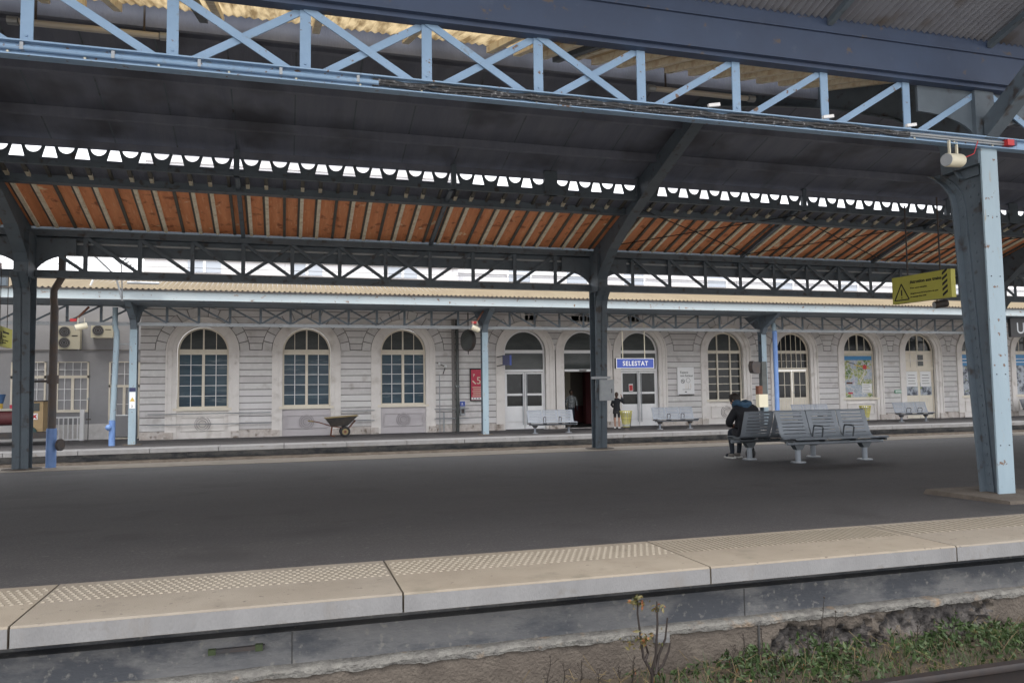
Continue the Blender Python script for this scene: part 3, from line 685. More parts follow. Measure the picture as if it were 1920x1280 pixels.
for c, k, i in OP:
    F, G, B = MB(), MB(), MB()
    fr = 'cream_frame' if k in ('win', 'grid', 'fdoor', 'map', 'pdoor', 'ad') else 'white_frame'
    F.ring(c, ZS, RI-.07, RI, 0, math.pi, y0, y0+.08, fr, 28)
    bot = SILL.get(k, ZC)
    if k != 'open':
        for s in (-1, 1): a, b = sorted((c+s*(RI-.07), c+s*RI)); F.box(a, b, y0, y0+.08, bot, ZS, fr)
    F.box(c-RI+.07, c+RI-.07, y0-.03, y0+.08, 2.82, 2.96, fr)
    if k in ('win', 'grid', 'map', 'ad', 'pdoor', 'fdoor'):
        F.box(c-RI-.12, c+RI+.12, FY-.03, FY+.2, bot-.07, bot+.03, fr) if k in SILL else None
    archglass(G, c, RI-.05, 2.96, y0+.05, 'glass_grey' if k in ('win', 'door', 'open', 'grid') else 'glass_dark')
    if k == 'win':
        F.box(c-.05, c+.05, y0-.01, y0+.08, bot, 2.82, fr); vbar_arch(F, c, c, RI-.06, .06, y0, y0+.07, 2.96, fr)
        for s in (-1, 1): vbar_arch(B, c+s*.46, c, RI-.06, .025, y0+.03, y0+.06, 2.96, fr)
        for s in (-1, 1):
            a, b = sorted((c+s*.05, c+s*(RI-.07))); mid = (a+b)/2
            F.box(a, b, y0+.0, y0+.07, bot+.03, bot+.09, fr); F.box(a, b, y0, y0+.07, 2.76, 2.82, fr)
            B.box(mid-.013, mid+.013, y0+.03, y0+.06, bot+.09, 2.76, 'white_frame')
            for j in range(1, 5): zz = bot+.09+(2.67-bot)*j/5; B.box(a, b, y0+.03, y0+.058, zz-.011, zz+.011, 'white_frame')
        G.box(c-RI+.07, c+RI-.07, y0+.06, y0+.08, bot, 2.82, 'glass_blue')
    elif k == 'grid':
        for s in (-.34, .34): vbar_arch(F, c+s*1.0, c, RI-.06, .05, y0, y0+.07, 2.96, fr); F.box(c+s-.03, c+s+.03, y0-.01, y0+.07, bot, 2.82, fr)
        for j in range(1, 6): zz = bot+.05+(2.75-bot)*j/6; F.box(c-RI+.07, c+RI-.07, y0+.01, y0+.06, zz-(.03 if j == 4 else .015), zz+(.03 if j == 4 else .015), fr)
        G.box(c-RI+.07, c+RI-.07, y0+.06, y0+.08, bot, 2.82, 'glass_dark')
    elif k in ('door', 'open'):
        F.box(c-RI+.07, c+RI-.07, y0-.01, y0+.07, 2.02, 2.12, fr)
        G.box(c-RI+.07, c+RI-.07, y0+.04, y0+.06, 2.12, 2.82, 'glass_grey')
        if k == 'open': F.box(c-.16, c+.16, y0-.05, y0-.01, 2.04, 2.09, 'dark_iron')
    elif k == 'fdoor':
        for s in (-.55, -.28, 0, .28, .55): B.box(c+s-.014, c+s+.014, y0+.02, y0+.06, 2.12, 2.82, fr); vbar_arch(B, c+s, c, RI-.06, .025, y0+.03, y0+.06, 2.96, fr)
        B.box(c-RI+.07, c+RI-.07, y0+.02, y0+.055, 2.45, 2.47, fr); F.box(c-RI+.07, c+RI-.07, y0-.02, y0+.07, 2.02, 2.14, fr)
        G.box(c-RI+.07, c+RI-.07, y0+.06, y0+.08, 2.12, 2.82, 'glass_dark')
    elif k == 'pdoor':
        vbar_arch(F, c, c, RI-.06, .06, y0, y0+.07, 2.96, fr)
        for s in (-1, 1): vbar_arch(B, c+s*.45, c, RI-.06, .03, y0+.03, y0+.06, 2.96, fr)
        F.box(c-RI+.07, c+RI-.07, y0+.02, y0+.06, 2.14, 2.82, 'cream_frame'); F.box(c-RI, c+RI, y0-.02, y0+.07, 2.0, 2.14, fr)
        for s in (-.46, -.06): F.box(c+s-.012, c+s+.012, y0+.0, y0+.02, 2.14, 2.82, 'stone_trim')
        F.box(c-RI+.07, c+RI-.07, y0+.005, y0+.02, 2.46, 2.485, 'stone_trim')
        G.box(c-.0, c+.34, y0+.012, y0+.03, 2.2, 2.44, 'glass_grey'); G.box(c, c+.34, y0+.012, y0+.03, 2.5, 2.76, 'glass_dark')
    else:
        vbar_arch(F, c, c, RI-.06, .06, y0, y0+.07, 2.96, fr)
        for s in (-1, 1): vbar_arch(B, c+s*.45, c, RI-.06, .03, y0+.03, y0+.06, 2.96, fr)
        F.box(c-RI+.07, c+RI-.07, y0+.04, y0+.07, bot, 2.82, fr)
    nm = 'doorway' if k in ('door', 'open', 'fdoor', 'pdoor') else 'window'
    o = put(F, nm, st)
    if G.v: put(G, 'pane', st, sub=o)
    if B.v: put(B, 'glazing_bar', st, sub=o)
    # apron panel under the sill
    if k in SILL:
        m = MB(); pm = 'panel_mauve' if i in (2, 3) else 'stone_trim'
        for (a, b, e, f) in ((-.80, .80, .64, .67), (-.80, .80, .14, .17), (-.80, -.77, .17, .64), (.77, .80, .17, .64)):
            m.box(c+a, c+b, FY+.01, FY+.062, ZC+.0+.5+e-.35, ZC+.5+f-.35, pm)
        if k in ('win', 'grid'):
            zc = ZC+.55
            for r0, r1 in ((.09, .12), (.17, .20), (.245, .27)): m.ring(c, zc, r0, r1, 0, 2*math.pi, FY+.0, FY+.06, pm, 24); m.ring(c, zc, r1, r1+.02, 0, 2*math.pi, FY+.045, FY+.06, 'relief_shade', 24)
            m.disc((c, FY+.05, zc), .05, (0, 1, 0), .04, pm, 12)
        put(m, 'apron', st)
    # door leaves
    if k == 'door':
        for s in (-1, 1):
            L = MB(); a, b = sorted((c+s*.012, c+s*(RI-.075))); w = .07
            L.box(a, b, y0+.01, y0+.05, ZC+.02, .55, 'white_frame'); L.box(a, a+w, y0+.01, y0+.05, .55, 2.0, 'white_frame'); L.box(b-w, b, y0+.01, y0+.05, .55, 2.0, 'white_frame')
            L.box(a+w, b-w, y0+.01, y0+.05, 1.93, 2.0, 'white_frame'); L.box(a+w, b-w, y0+.01, y0+.05, 1.0, 1.09, 'white_frame'); L.box(a+w+.02, b-w-.02, y0+.004, y0+.011, ZC+.12, .47, 'white_frame'); L.box(a, b, y0+.004, y0+.012, -.13, -.12, 'stone_trim')
            o = put(L, 'door_leaf', st); g = MB(); g.box(a+w, b-w, y0+.03, y0+.04, .55, 1.93, 'glass_dark'); put(g, 'pane', st, sub=o)
            h = MB(); hx = c+s*.09; h.tube([(hx, y0-.05, -.25), (hx, y0-.05, 1.95)], .018, 'galv', 8); h.tube([(hx, y0-.05, -.15), (hx, y0+.02, -.15)], .012, 'galv', 6); h.tube([(hx, y0-.05, 1.85), (hx, y0+.02, 1.85)], .012, 'galv', 6); put(h, 'handle', st, sub=o)
    if k in ('fdoor', 'pdoor'):
        for s in (-1, 1):
            L = MB(); a, b = sorted((c+s*.02, c+s*(RI-.09))); w = .08
            L.box(a, b, y0+.01, y0+.05, ZC+.02, .72, 'cream_frame'); L.box(a, a+w, y0+.01, y0+.05, .72, 2.0, 'cream_frame'); L.box(b-w, b, y0+.01, y0+.05, .72, 2.0, 'cream_frame'); L.box(a+w, b-w, y0+.01, y0+.05, 1.93, 2.0, 'cream_frame')
            for j in range(6): q = a+.06+(b-a-.12)*j/5; L.box(q-.006, q+.006, y0+.002, y0+.011, ZC+.1, .60, 'stone_trim')
            if k == 'fdoor': L.box((a+b)/2-.015, (a+b)/2+.015, y0+.01, y0+.045, .72, 1.93, 'cream_frame'); L.box(a+w, b-w, y0+.012, y0+.044, 1.30, 1.33, 'cream_frame')
            o = put(L, 'door_leaf', st); g = MB(); g.box(a+w, b-w, y0+.03, y0+.04, .72, 1.93, 'glass_dark'); put(g, 'pane', st, sub=o)
            if k == 'fdoor' and s > 0: h = MB(); h.ball((a+.04, y0-.03, .95), .035, 'galv', 6); put(h, 'handle', st, sub=o)
            if k == 'pdoor':
                m = MB(); m.box(a+w-.02, b-w+.02, y0+.0, y0+.009, .72, 1.36, 'photo_print'); m.box(a+w, b-w, y0-.004, y0+.005, 1.16, 1.92, 'white')
                for j in range(4): m.box(a+w+.1, b-w-.1-.05*(j % 2), y0-.006, y0-.003, 1.30+j*.14, 1.325+j*.14, 'dark_iron')
                solo(m, 'poster', ('white notice over a photograph on the left leaf of the papered door' if s < 0 else 'white notice over a photograph on the right leaf of the papered door'), 'poster')
    if k == 'map':
        m = MB(); m.box(c-RI+.09, c+RI-.10, y0+.015, y0+.039, bot+.06, 2.78, 'town_map'); m.box(c-RI+.09, c+RI-.10, y0+.009, y0+.0149, 2.50, 2.70, 'header_blue'); m.box(c-RI+.09, c+RI-.10, y0+.009, y0+.0149, 2.71, 2.80, 'cream')
        m.box(c+.22, c+.78, y0+.008, y0+.0148, .88, 1.33, 'white')
        for j in range(5): m.box(c+.26, c+.70-.06*(j % 3), y0+.006, y0+.0079, .93+j*.08, .945+j*.08, 'dark_iron')
        m.box(c+.30, c+.52, y0+.008, y0+.0148, 2.05, 2.26, 'red'); m.box(c-.70, c-.35, y0+.008, y0+.0148, 1.33, 1.42, 'rust')
        m.bar((c+.40, y0+.0115, 2.05), (c+.35, y0+.0115, 1.75), .05, .006, 'cream'); m.bar((c+.35, y0+.0115, 1.75), (c+.08, y0+.0115, 1.33), .05, .006, 'cream'); m.bar((c-.2, y0+.0115, 2.26), (c+.75, y0+.0115, 2.08), .05, .006, 'loco_yellow')
        m.bar((c-.7, y0+.0115, 2.44), (c-.15, y0+.0115, 2.30), .035, .006, 'dark_iron')
        m.box(c-.62, c-.35, y0+.008, y0+.0148, .84, .92, 'poster_red')
        solo(m, 'town_map', 'tall colourful town map with blue header filling an arched window', 'map')
    if k == 'ad':
        m = MB(); m.box(c-RI+.09, c+RI-.10, y0+.015, y0+.039, bot+.06, 2.78, 'photo_print'); m.box(c-RI+.09, c+RI-.10, y0+.009, y0+.0149, 2.2, 2.78, 'header_blue')
        for j in range(2): m.box(c-RI+.15, c+RI-.2, y0+.006, y0+.0089, 2.36+j*.17, 2.40+j*.17, 'white')
        solo(m, 'poster', 'blue headed photograph poster in the arched window %s' % ('just left of the near column' if i == 8 else 'at the right edge'), 'poster')
# hall interior behind the open doorway
m = MB(); m.box(8.9, 16.4, 38, 38.2, ZC, 4.6, 'hall_dark'); m.box(8.7, 8.9, 32.4, 38.2, ZC, 4.6, 'hall_dark'); m.box(16.4, 16.6, 32.4, 38.2, ZC, 4.6, 'hall_dark'); m.box(8.7, 16.6, 32.4, 38.2, 4.6, 4.8, 'hall_dark')
m.box(13.0, 13.5, 36.0, 36.4, ZC, 3.5, 'hall_cream'); m.box(14.3, 14.6, 36, 36.4, ZC, 2.2, 'hall_maroon'); m.box(12.2, 12.9, 37.5, 37.9, ZC, 2.2, 'hall_maroon'); m.box(14.8, 15.4, 35, 35.4, ZC, 1.9, 'dark_iron'); m.box(8.9, 16.4, 37.9, 38.0, ZC, .4, 'hall_maroon')
put(m, 'ticket_hall', st)
m = MB(); m.box(11.72, 12.28+.7, 31.88, 32.2, ZC+.001, ZC+.012, 'stone_trim'); put(m, 'threshold', st)
# upper storeys
m = MB(); m.box(XW0+.05, 7.05, FY+.1, 40, ZT, 13.2, 'upper_wall')
for z in (6.4, 6.65, 9.2, 9.45, 9.7, 10.2, 10.6, 11.0, 11.4, 11.8, 12.2): m.box(XW0, 7.1, FY+.02, FY+.12, z, z+.08, 'upper_wall')
m.box(7.05, XW1, FY+.6, 40, ZT, 9.2, 'upper_wall'); m.box(7.1, XW1, FY+.52, FY+.62, 6.30, 6.38, 'upper_wall')
m.box(18.6, 21.2, FY+1, 40, 9.2, 12.0, 'upper_wall')
o = put(m, 'upper_wall', st)
for x in (-3.0, .85, 4.7): m = MB(); m.box(x-.6, x+.6, FY+.07, FY+.13, 5.95, 8.3, 'glass_pale'); m.box(x-.05, x+.05, FY+.04, FY+.07, 5.95, 8.3, 'white_frame'); put(m, 'upper_window', st)
for x in (9.9, 12.6, 15.4, 19.7, 23.4, 27.2, 30.9, 34.4): m = MB(); m.box(x-.5, x+.5, FY+.56, FY+.615, 6.0, 8.0, 'glass_pale'); m.box(x-.56, x-.5, FY+.5, FY+.6, 5.9, 8.0, 'white_frame'); m.box(x+.5, x+.56, FY+.5, FY+.6, 5.9, 8.0, 'white_frame'); put(m, 'upper_window', st)
# annex wing on the left
ax = thing('annex_building', 'plain grey rendered annex wing left of the arched station building', 'building', (-10, 33.5, ZC))
m = MB(); m.box(-40, -5.2, 33.5, 38, ZC, 5.6, 'wing_wall'); m.box(-40, -5.25, 33.47, 33.5, ZC, .15, 'stucco'); m.box(-40, -5.3, 33.46, 33.5, 2.98, 3.02, 'stucco_joint'); put(m, 'wall', ax)
def wingwin(x0, x1, z0, z1, door=False):
    F, G = MB(), MB(); y = 33.46
    F.box(x0, x1, y, y+.06, 1.92 if not door else 1.55, 2.02 if not door else 1.64, 'cream_frame'); zt = 1.92 if not door else 1.55
    for a in (x0, x1-.06): F.box(a, a+.06, y, y+.06, z0, z1, 'cream_frame')
    F.box(x0, x1, y, y+.06, z1-.03, z1+.0, 'cream_frame'); F.box(x0, x1, y-.03, y+.06, z0-.05, z0+.05, 'cream_frame'); mid = (x0+x1)/2; F.box(mid-.05, mid+.05, y, y+.06, z0, zt, 'cream_frame')
    for j in range(1, 4): q = x0+(x1-x0)*j/4; F.box(q-.01, q+.01, y+.01, y+.05, z0 if j != 2 else zt, z1, 'white_frame')
    for j in (1, 2): q = z0+(zt-z0)*j/3; F.box(x0, x1, y+.012, y+.05, q-.01, q+.01, 'white_frame')
    F.box(x0, x1, y+.012, y+.05, (zt+z1)/2, (zt+z1)/2+.02, 'white_frame')
    G.box(x0, x1, y+.045, y+.055, z0, z1, 'glass_dark' if door else 'glass_pane')
    o = put(F, 'window' if not door else 'door', ax); put(G, 'pane', ax, sub=o)
wingwin(-8.36, -7.25, .66, 2.55); wingwin(-9.9, -8.72, .66, 2.55); wingwin(-6.55, -5.45, -.42, 2.55, True)
m = MB(); m.box(-6.40, -5.5, 33.43, 33.455, -.40, .45, 'wing_wall'); put(m, 'door_panel', ax)
m = MB()
for j, x in enumerate([-8.3+.16*t for t in range(6)]): m.box(x-.02, x+.02, 33.0, 33.03, ZC+.05, .42, 'white_frame')
m.box(-8.4, -7.4, 32.99, 33.04, .40, .46, 'white_frame'); m.box(-8.4, -7.4, 32.99, 33.04, ZC+.02, ZC+.07, 'white_frame'); m.box(-7.42, -7.28, 32.95, 33.09, ZC, .72, 'white_frame')
solo(m, 'railing', 'small white metal railing with square end post below annex window', 'railing')
# air conditioners
def aircon(loc, h, label, fans):
    t = thing('air_conditioner', label, 'air conditioner', loc, 'air conditioners on the annex wall'); x, y, z = loc; w = .78
    m = MB(); m.box(x, x+w, y-.30, y, z, z+h, 'cream'); m.box(x+.02, x+w-.02, y-.306, y-.300, z+h-.05, z+h-.045, 'stone_trim'); put(m, 'casing', t)
    for f in fans:
        m = MB(); m.disc((x+.25, y-.305, z+f), .20, (0, 1, 0), .02, 'dark_iron', 20)
        for r in (.06, .12, .18): m.ring(x+.25, z+f, r-.006, r+.006, 0, 2*math.pi, y-.325, y-.316, 'galv', 20)
        put(m, 'fan_grille', t)
    m = MB(); m.box(x+.5, x+.7, y-.306, y-.3, z+h*.55, z+h*.60, 'dark_iron'); put(m, 'handle', t)
    m = MB(); m.box(x+.05, x+.09, y-.32, y, z-.03, z, 'galv'); m.box(x+w-.09, x+w-.05, y-.32, y, z-.03, z, 'galv'); put(m, 'bracket', t)
aircon((-8.30, 33.45, 3.02), .88, 'tall cream air conditioner with two fans behind rusty downpipe', (.24, .66))
aircon((-7.15, 33.45, 3.46), .55, 'smaller cream air conditioner near the hanging white spotlight', (.28,))
# ================================================================ station side canopy
YC = 28.95
cc = thing('station_canopy', 'pale blue canopy with tan corrugated roof along the station front', 'canopy', (7.4, 29, ZC))
m = MB(); x = X0-8
corr(m, 27.45, 4.66, 31.98, 5.84, 'tan_sheet', X0-8, X1, .17, .028); put(m, 'roof', cc)
m = MB(); m.prismx([(27.5, 4.60), (31.98, 5.78), (31.98, 5.83), (27.5, 4.64)], X0-8, X1, 'galv'); put(m, 'roof_underside', cc)
m = MB(); m.box(X0-8, X1, 27.44, 27.5, 4.31, 4.62, 'fascia'); m.box(X0-8, X1, 27.36, 27.44, 4.60, 4.635, 'dark_iron'); m.box(X0-8, X1, 27.40, 27.439, 4.30, 4.325, 'fascia'); put(m, 'fascia', cc)
m = MB(); m.box(X0-8, X1, 27.52, 28.85, 4.26, 4.30, 'slate_shaded_paint'); m.box(X0-8, X1, YC-.09, YC+.09, 4.24, 4.42, 'slate_shaded_paint'); put(m, 'soffit_beam', cc)
for kx in range(-2, 3):
    xc = XC+.05+kx*BAY; m = MB(); m.box(xc, xc+BAY, YC-.03, YC+.03, 3.59, 3.615, 'galv'); m.box(xc, xc+BAY, YC-.03, YC+.03, 3.66, 3.685, 'galv'); m.box(xc, xc+BAY, YC-.01, YC+.01, 3.58, 3.70, 'galv')
    g = put(m, 'girder', cc); m = MB(); lattice(m, xc, YC, 4.26, 3.69, .085, 'slate_shaded_paint', wd=.06); put(m, 'lattice', cc, sub=g)
    m = MB()
    for j in range(0, 13, 3): m.prismx([(27.5, 4.40), (31.9, 5.55), (31.9, 5.7), (27.5, 4.55)], xc+j*PAN-.03, xc+j*PAN+.03, 'slate_shaded_paint')
    put(m, 'rafters', cc)
for kx in range(-2, 4):
    xc = XC+.05+kx*BAY
    m = MB(); m.box(xc-.115, xc+.115, YC-.12, YC-.10, ZC, 3.5, 'pale_paint'); m.box(xc-.012, xc+.012, YC-.10, YC+.14, ZC, 3.6, 'slate_shaded_paint'); m.box(xc-.115, xc+.115, YC+.14, YC+.16, ZC, 3.6, 'slate_shaded_paint')
    o = put(m, 'column', cc)
    m = MB(); m.prismx([(YC-.12, 3.45), (YC-.3, 3.75), (27.6, 4.27), (27.6, 4.31), (YC+1.2, 4.31), (YC+.3, 3.7), (YC+.16, 3.45)], xc-.10, xc+.10, 'slate_shaded_paint')
    for e in (-1, 1):
        m.prism([(xc+e*.1, 3.52)]+[(xc+e*(.10+.42*(1-math.cos(t*math.pi/12))), 3.62+.6*math.sin(t*math.pi/12)) for t in range(7)]+[(xc+e*.1, 4.25)], YC-.015, YC+.015, 'slate_shaded_paint')
    put(m, 'bracket', cc, sub=o)
    m = MB(); m.disc((xc, YC, ZC+.012), .3, (0, 0, 1), .03, 'old_plaster', 16); put(m, 'footing', cc, sub=o)
#@@G3
# ================================================================ furniture
def bench(loc, rot, label, group, mt='bench_steel', md='bench_dark', offs=0.):
    t = thing('bench', label, 'bench', loc, group); ROOT[t.name] = Vector((0, 0, 0)); x0 = -.945+offs
    prof = [(-.31, .405), (-.285, .425), (-.2, .428), (-.1, .412), (0, .40), (.07, .405), (.125, .44), (.155, .49), (.185, .57), (.215, .66), (.25, .76), (.285, .87), (.30, .885), (.315, .88)]
    # resample with slots
    P = [Vector((0, a, b)) for a, b in prof]; L = [0]
    for a, b in zip(P[:-1], P[1:]): L.append(L[-1]+(b-a).length)
    def at(s):
        for i in range(len(P)-1):
            if s <= L[i+1] or i == len(P)-2: f = (s-L[i])/(L[i+1]-L[i]); return P[i].lerp(P[i+1], max(0, min(1, f)))
    for k in range(3):
        m = MB(); a = x0+k*.635; b = a+.615; s = 0; cuts = []
        slots = [(.50+j*.062, .50+j*.062+.014) for j in range(7)]+[(.10+j*.07, .115+j*.07) for j in range(4)]
        slots.sort(); marks = [0]
        for u, v in slots: marks += [u, v]
        marks.append(L[-1])
        ext = set()
        for l in L: ext.add(round(l, 4))
        pts = sorted(set([round(q, 4) for q in marks]) | ext)
        for u, v in zip(pts[:-1], pts[1:]):
            if v-u < .001: continue
            mid = (u+v)/2; sl = any(p < mid < q for p, q in slots); A, B = at(u), at(v); d = (B-A).normalized(); n = Vector((0, -d.z, d.y))*.006
            for (xa, xb) in (((a, a+.085), (b-.085, b)) if sl else ((a, b),)):
                pr = [A-n, B-n, B+n, A+n]; m.prismx([(q.y, q.z) for q in pr], xa, xb, mt)
        put(m, 'seat_shell', t)
    m = MB(); m.tube([(x0-.02, -.07, .335), (x0+1.95, -.07, .335)], .032, mt, 12); m.tube([(x0+.05, .08, .345), (x0+1.85, .08, .345)], .02, md, 8)
    for k in range(4): xx = x0+.0+k*.63; m.box(xx-.015, xx+.015, -.24, .13, .355, .395, md)
    put(m, 'beam', t)
    for xx in (x0+.24, x0+1.62):
        m = MB(); m.tube([(xx, 0, .0), (xx, 0, .27)], .048, mt, 14); m.tube([(xx, 0, .012), (xx, 0, .0)], .13, mt, 16); m.disc((xx, 0, .012), .12, (0, 0, 1), .016, 'galv', 18)
        m.prism([(xx-.05, .22), (xx+.05, .22), (xx+.11, .31), (xx-.11, .31)], -.06, .06, md); put(m, 'leg', t)
    for k in (1, 2):
        xx = x0+k*.635-.01; m = MB(); m.tube([(xx, .10, .43), (xx, .06, .60), (xx, .02, .625), (xx, -.16, .615), (xx, -.19, .59), (xx, -.155, .42)], .013, md, 7); m.box(xx-.02, xx+.02, -.17, .04, .618, .635, md); put(m, 'armrest', t)
    t.rotation_euler = (0, 0, rot)
    return t
# put() keeps builder coordinates local because ROOT is the origin for benches
b0 = bench((9.225, 11.62, gz(11.6)), 0, 'grey slotted metal bench with three seats facing the near track', 'metal benches')
# the bench behind it faces the other way
def cbench(loc, rot, label):
    c = copytree(b0, loc, label, rot); return c
b1 = cbench((8.93, 12.68, gz(12.68)), math.pi, 'grey metal bench back to back with another, a hooded person on its end seat')
bf = bench((10.0, 28.75, ZC), 0, 'pale metal bench left of the open doorway, in front of the glazed doors', 'metal benches', 'bench_far', 'dark_iron')
for loc, lb in (((15.55, 29.2, ZC), 'pale metal bench under the white smoking notice'), ((22.35, 29.3, ZC), 'pale metal bench mostly hidden behind the near grey bench'), ((28.0, 29.55, ZC), 'pale metal bench in front of the door with two white notices'), ((37.3, 31.0, ZC), 'pale metal bench at the far right under a seated person in black')):
    c = copytree(bf, loc, lb, 0)
# waste baskets
def basket(loc, label):
    t = thing('waste_basket', label, 'litter bin', loc, 'yellow slatted litter bins'); x, y, z = loc
    m = MB(); n = 20
    for i in range(n):
        a = 2*math.pi*i/n; c, s = math.cos(a), math.sin(a); m.bar((x+.13*c, y+.13*s, z+.12), (x+.25*c, y+.25*s, z+.76), .035, .008, 'bin_yellow', side=(c, s, 0))
    put(m, 'slats', t)
    m = MB(); 
    for r, zz in ((.255, .765), (.20, .47), (.14, .14)): m.tube([(x+r*math.cos(2*math.pi*i/20), y+r*math.sin(2*math.pi*i/20), z+zz) for i in range(21)], .014, 'bin_yellow', 6)
    put(m, 'hoops', t)
    m = MB(); m.disc((x, y, z+.42), .15, (0, 0, 1), .56, 'galv', 14, r2=.20); m.ball((x, y, z+.68), .17, 'white', 6, (1, 1, .5)); put(m, 'liner', t)
    m = MB(); m.tube([(x, y, z), (x, y, z+.12)], [.12, .10], 'dark_iron', 12); m.tube([(x+.26, y, z+.76), (x+.18, y, z+.1)], .014, 'dark_iron', 6); put(m, 'stand', t)
basket((13.45, 29.45, ZC), 'yellow slatted litter bin beside the girl in black')
basket((25.35, 29.6, ZC), 'yellow slatted litter bin showing behind the near bench')
# wheelbarrow
wb = thing('wheelbarrow', 'old black wheelbarrow with yellowed rim and red frame by the wall', 'wheelbarrow', (2.1, 30.5, ZC))
def P(a, b, c): return (a, b, ZC+c)
m = MB(); top = [(1.48, 30.12), (2.70, 30.12), (2.70, 30.88), (1.48, 30.88)]; bo = [(1.72, 30.28), (2.30, 30.28), (2.30, 30.72), (1.72, 30.72)]
for i in range(4):
    j = (i+1) % 4; zt = .77 if True else 0
    za = [.72, .80, .80, .72]; m.poly([P(*top[i], za[i]), P(*top[j], za[j]), P(*bo[j], .40), P(*bo[i], .40)], 'bowl_black')
m.poly([P(*q, .40) for q in bo], 'bowl_black'); m.poly([P(1.5, 30.14, .69), P(2.62, 30.14, .74), P(2.62, 30.86, .74), P(1.5, 30.86, .69)], 'straw')
put(m, 'tray', wb)
m = MB(); za = [.72, .80, .80, .72]; m.tube([P(*top[i], za[i]) for i in (0, 1, 2, 3, 0)], .02, 'straw', 6); put(m, 'rim', wb)
m = MB()
for y in (30.3, 30.7): m.tube([P(1.0, y, .62), P(1.3, y, .55), P(1.75, y, .40), P(2.35, y, .30), P(2.62, y, .62)], .018, 'rust', 6)
for y in (30.3, 30.7): m.tube([P(1.75, y, .40), P(1.70, y, .05), P(1.85, y, .02)], .018, 'rust', 6)
put(m, 'frame', wb)
for y in (30.3, 30.7): m = MB(); m.tube([P(.86, y, .63), P(1.06, y, .60)], .024, 'straw', 8); put(m, 'handle', wb)
for y in (30.22, 30.78):
    m = MB(); R_ = .19; pts = [(2.22+.15*math.cos(2*math.pi*i/20), y, ZC+.2+.15*math.sin(2*math.pi*i/20)) for i in range(21)]; m.tube(pts, .045, 'black', 8); o = put(m, 'wheel', wb, True)
    m = MB(); m.disc((2.22, y, ZC+.2), .115, (0, 1, 0), .05, 'straw', 18); m.disc((2.22, y-.03, ZC+.2), .05, (0, 1, 0), .04, 'rust', 10); put(m, 'rim', wb, sub=o)
# yellow warning signs
def wsign(name_label, P0, P1, h, grp):
    # P0 left-bottom, P1 right-bottom of the face
    P0 = Vector(P0); P1 = Vector(P1); w = (P1-P0).length; ang = math.atan2((P1-P0).y, (P1-P0).x)
    t = thing('warning_sign', name_label, 'sign', tuple(P0), grp); ROOT[t.name] = Vector((0, 0, 0)); t.rotation_euler = (0, 0, ang)
    m = MB(); m.box(0, w, 0, .10, 0, h, 'sign_yellow'); put(m, 'board', t)
    m = MB(); k = h/.5
    a, b, c = (.05*k, .06*k), (.37*k, .06*k), (.21*k, .36*k)
    for p, q in ((a, b), (b, c), (c, a)): m.bar((p[0], -.004, p[1]), (q[0], -.004, q[1]), .018*k, .005, 'black')
    m.bar((.21*k, -.004, .25*k), (.21*k, -.004, .14*k), .02*k, .005, 'black'); m.disc((.21*k, -.004, .10*k), .011*k, (0, 1, 0), .005, 'black', 8)
    m.text('Attention aux trains', .080*k, (.40*k, -.003, .345*k), 'black', sx=.95, bold=.002)
    m.text('Pour votre sécurité,', .044*k, (.40*k, -.003, .245*k), 'black')
    m.text("éloignez-vous de la bordure du quai", .040*k, (.40*k, -.003, .145*k), 'black')
    m.text("au passage d'un train", .040*k, (.40*k, -.003, .085*k), 'black')
    if w > 1.105:
        x = w-.17*k
        for j in range(5): z = .03*k+j*.095*k; m.hexa([(x, -.006, z), (x+.10*k, -.006, z+.07*k), (x+.10*k, -.001, z+.07*k), (x, -.001, z), (x, -.006, z+.045*k), (x+.10*k, -.006, z+.115*k), (x+.10*k, -.001, z+.115*k), (x, -.001, z+.045*k)], 'black')
    put(m, 'lettering', t)
    m = MB()
    for x in (.25*w, .8*w): m.box(x-.012, x+.012, .045, .055, h, h+1.2, 'dark_iron')
    put(m, 'hanger', t); return t
wsign('long yellow warning sign with triangle and hazard stripes hanging right of the bench', (9.98, 10.88, 2.555), (10.10, 9.77, 2.555), .45, 'yellow warning signs')
wsign('small square yellow warning sign by the left column', (-5.32, 17.25, 2.20), (-5.42, 18.35, 2.20), .38, 'yellow warning signs')
# station name sign
t = thing('station_name_sign', 'blue station name sign reading SELESTAT hung over the glazed doors', 'sign', (13.7, 29.0, 2.05)); ROOT[t.name] = Vector((0, 0, 0))
m = MB(); m.box(-.84, .84, -.0, .16, 0, .41, 'dark_iron'); put(m, 'box', t)
m = MB(); m.box(-.84, .84, -.02, -.001, 0, .41, 'white'); m.box(-.81, .81, -.026, -.021, .025, .385, 'sign_blue'); o = put(m, 'face', t)
m = MB(); m.text('SELESTAT', .26, (0, -.03, .115), 'white', align='CENTER', sx=.90, bold=.006); put(m, 'lettering', t, sub=o)
m = MB(); m.tube([(-.52, .05, .41), (-.52, .05, 2.0)], .02, 'cream', 6); m.tube([(.46, .05, .41), (.46, .05, 2.0)], .02, 'cream', 6); put(m, 'hanger', t)
# U sign at the right
t = thing('zone_sign', 'black hanging sign with large letter U at the right edge', 'sign', (31.9, 27.6, 3.35)); ROOT[t.name] = Vector((0, 0, 0))
m = MB(); m.box(-.1, 1.7, 0, .14, 0, .86, 'black'); put(m, 'board', t)
m = MB(); m.text('U', .72, (.22, -.004, .17), 'galv'); put(m, 'lettering', t)
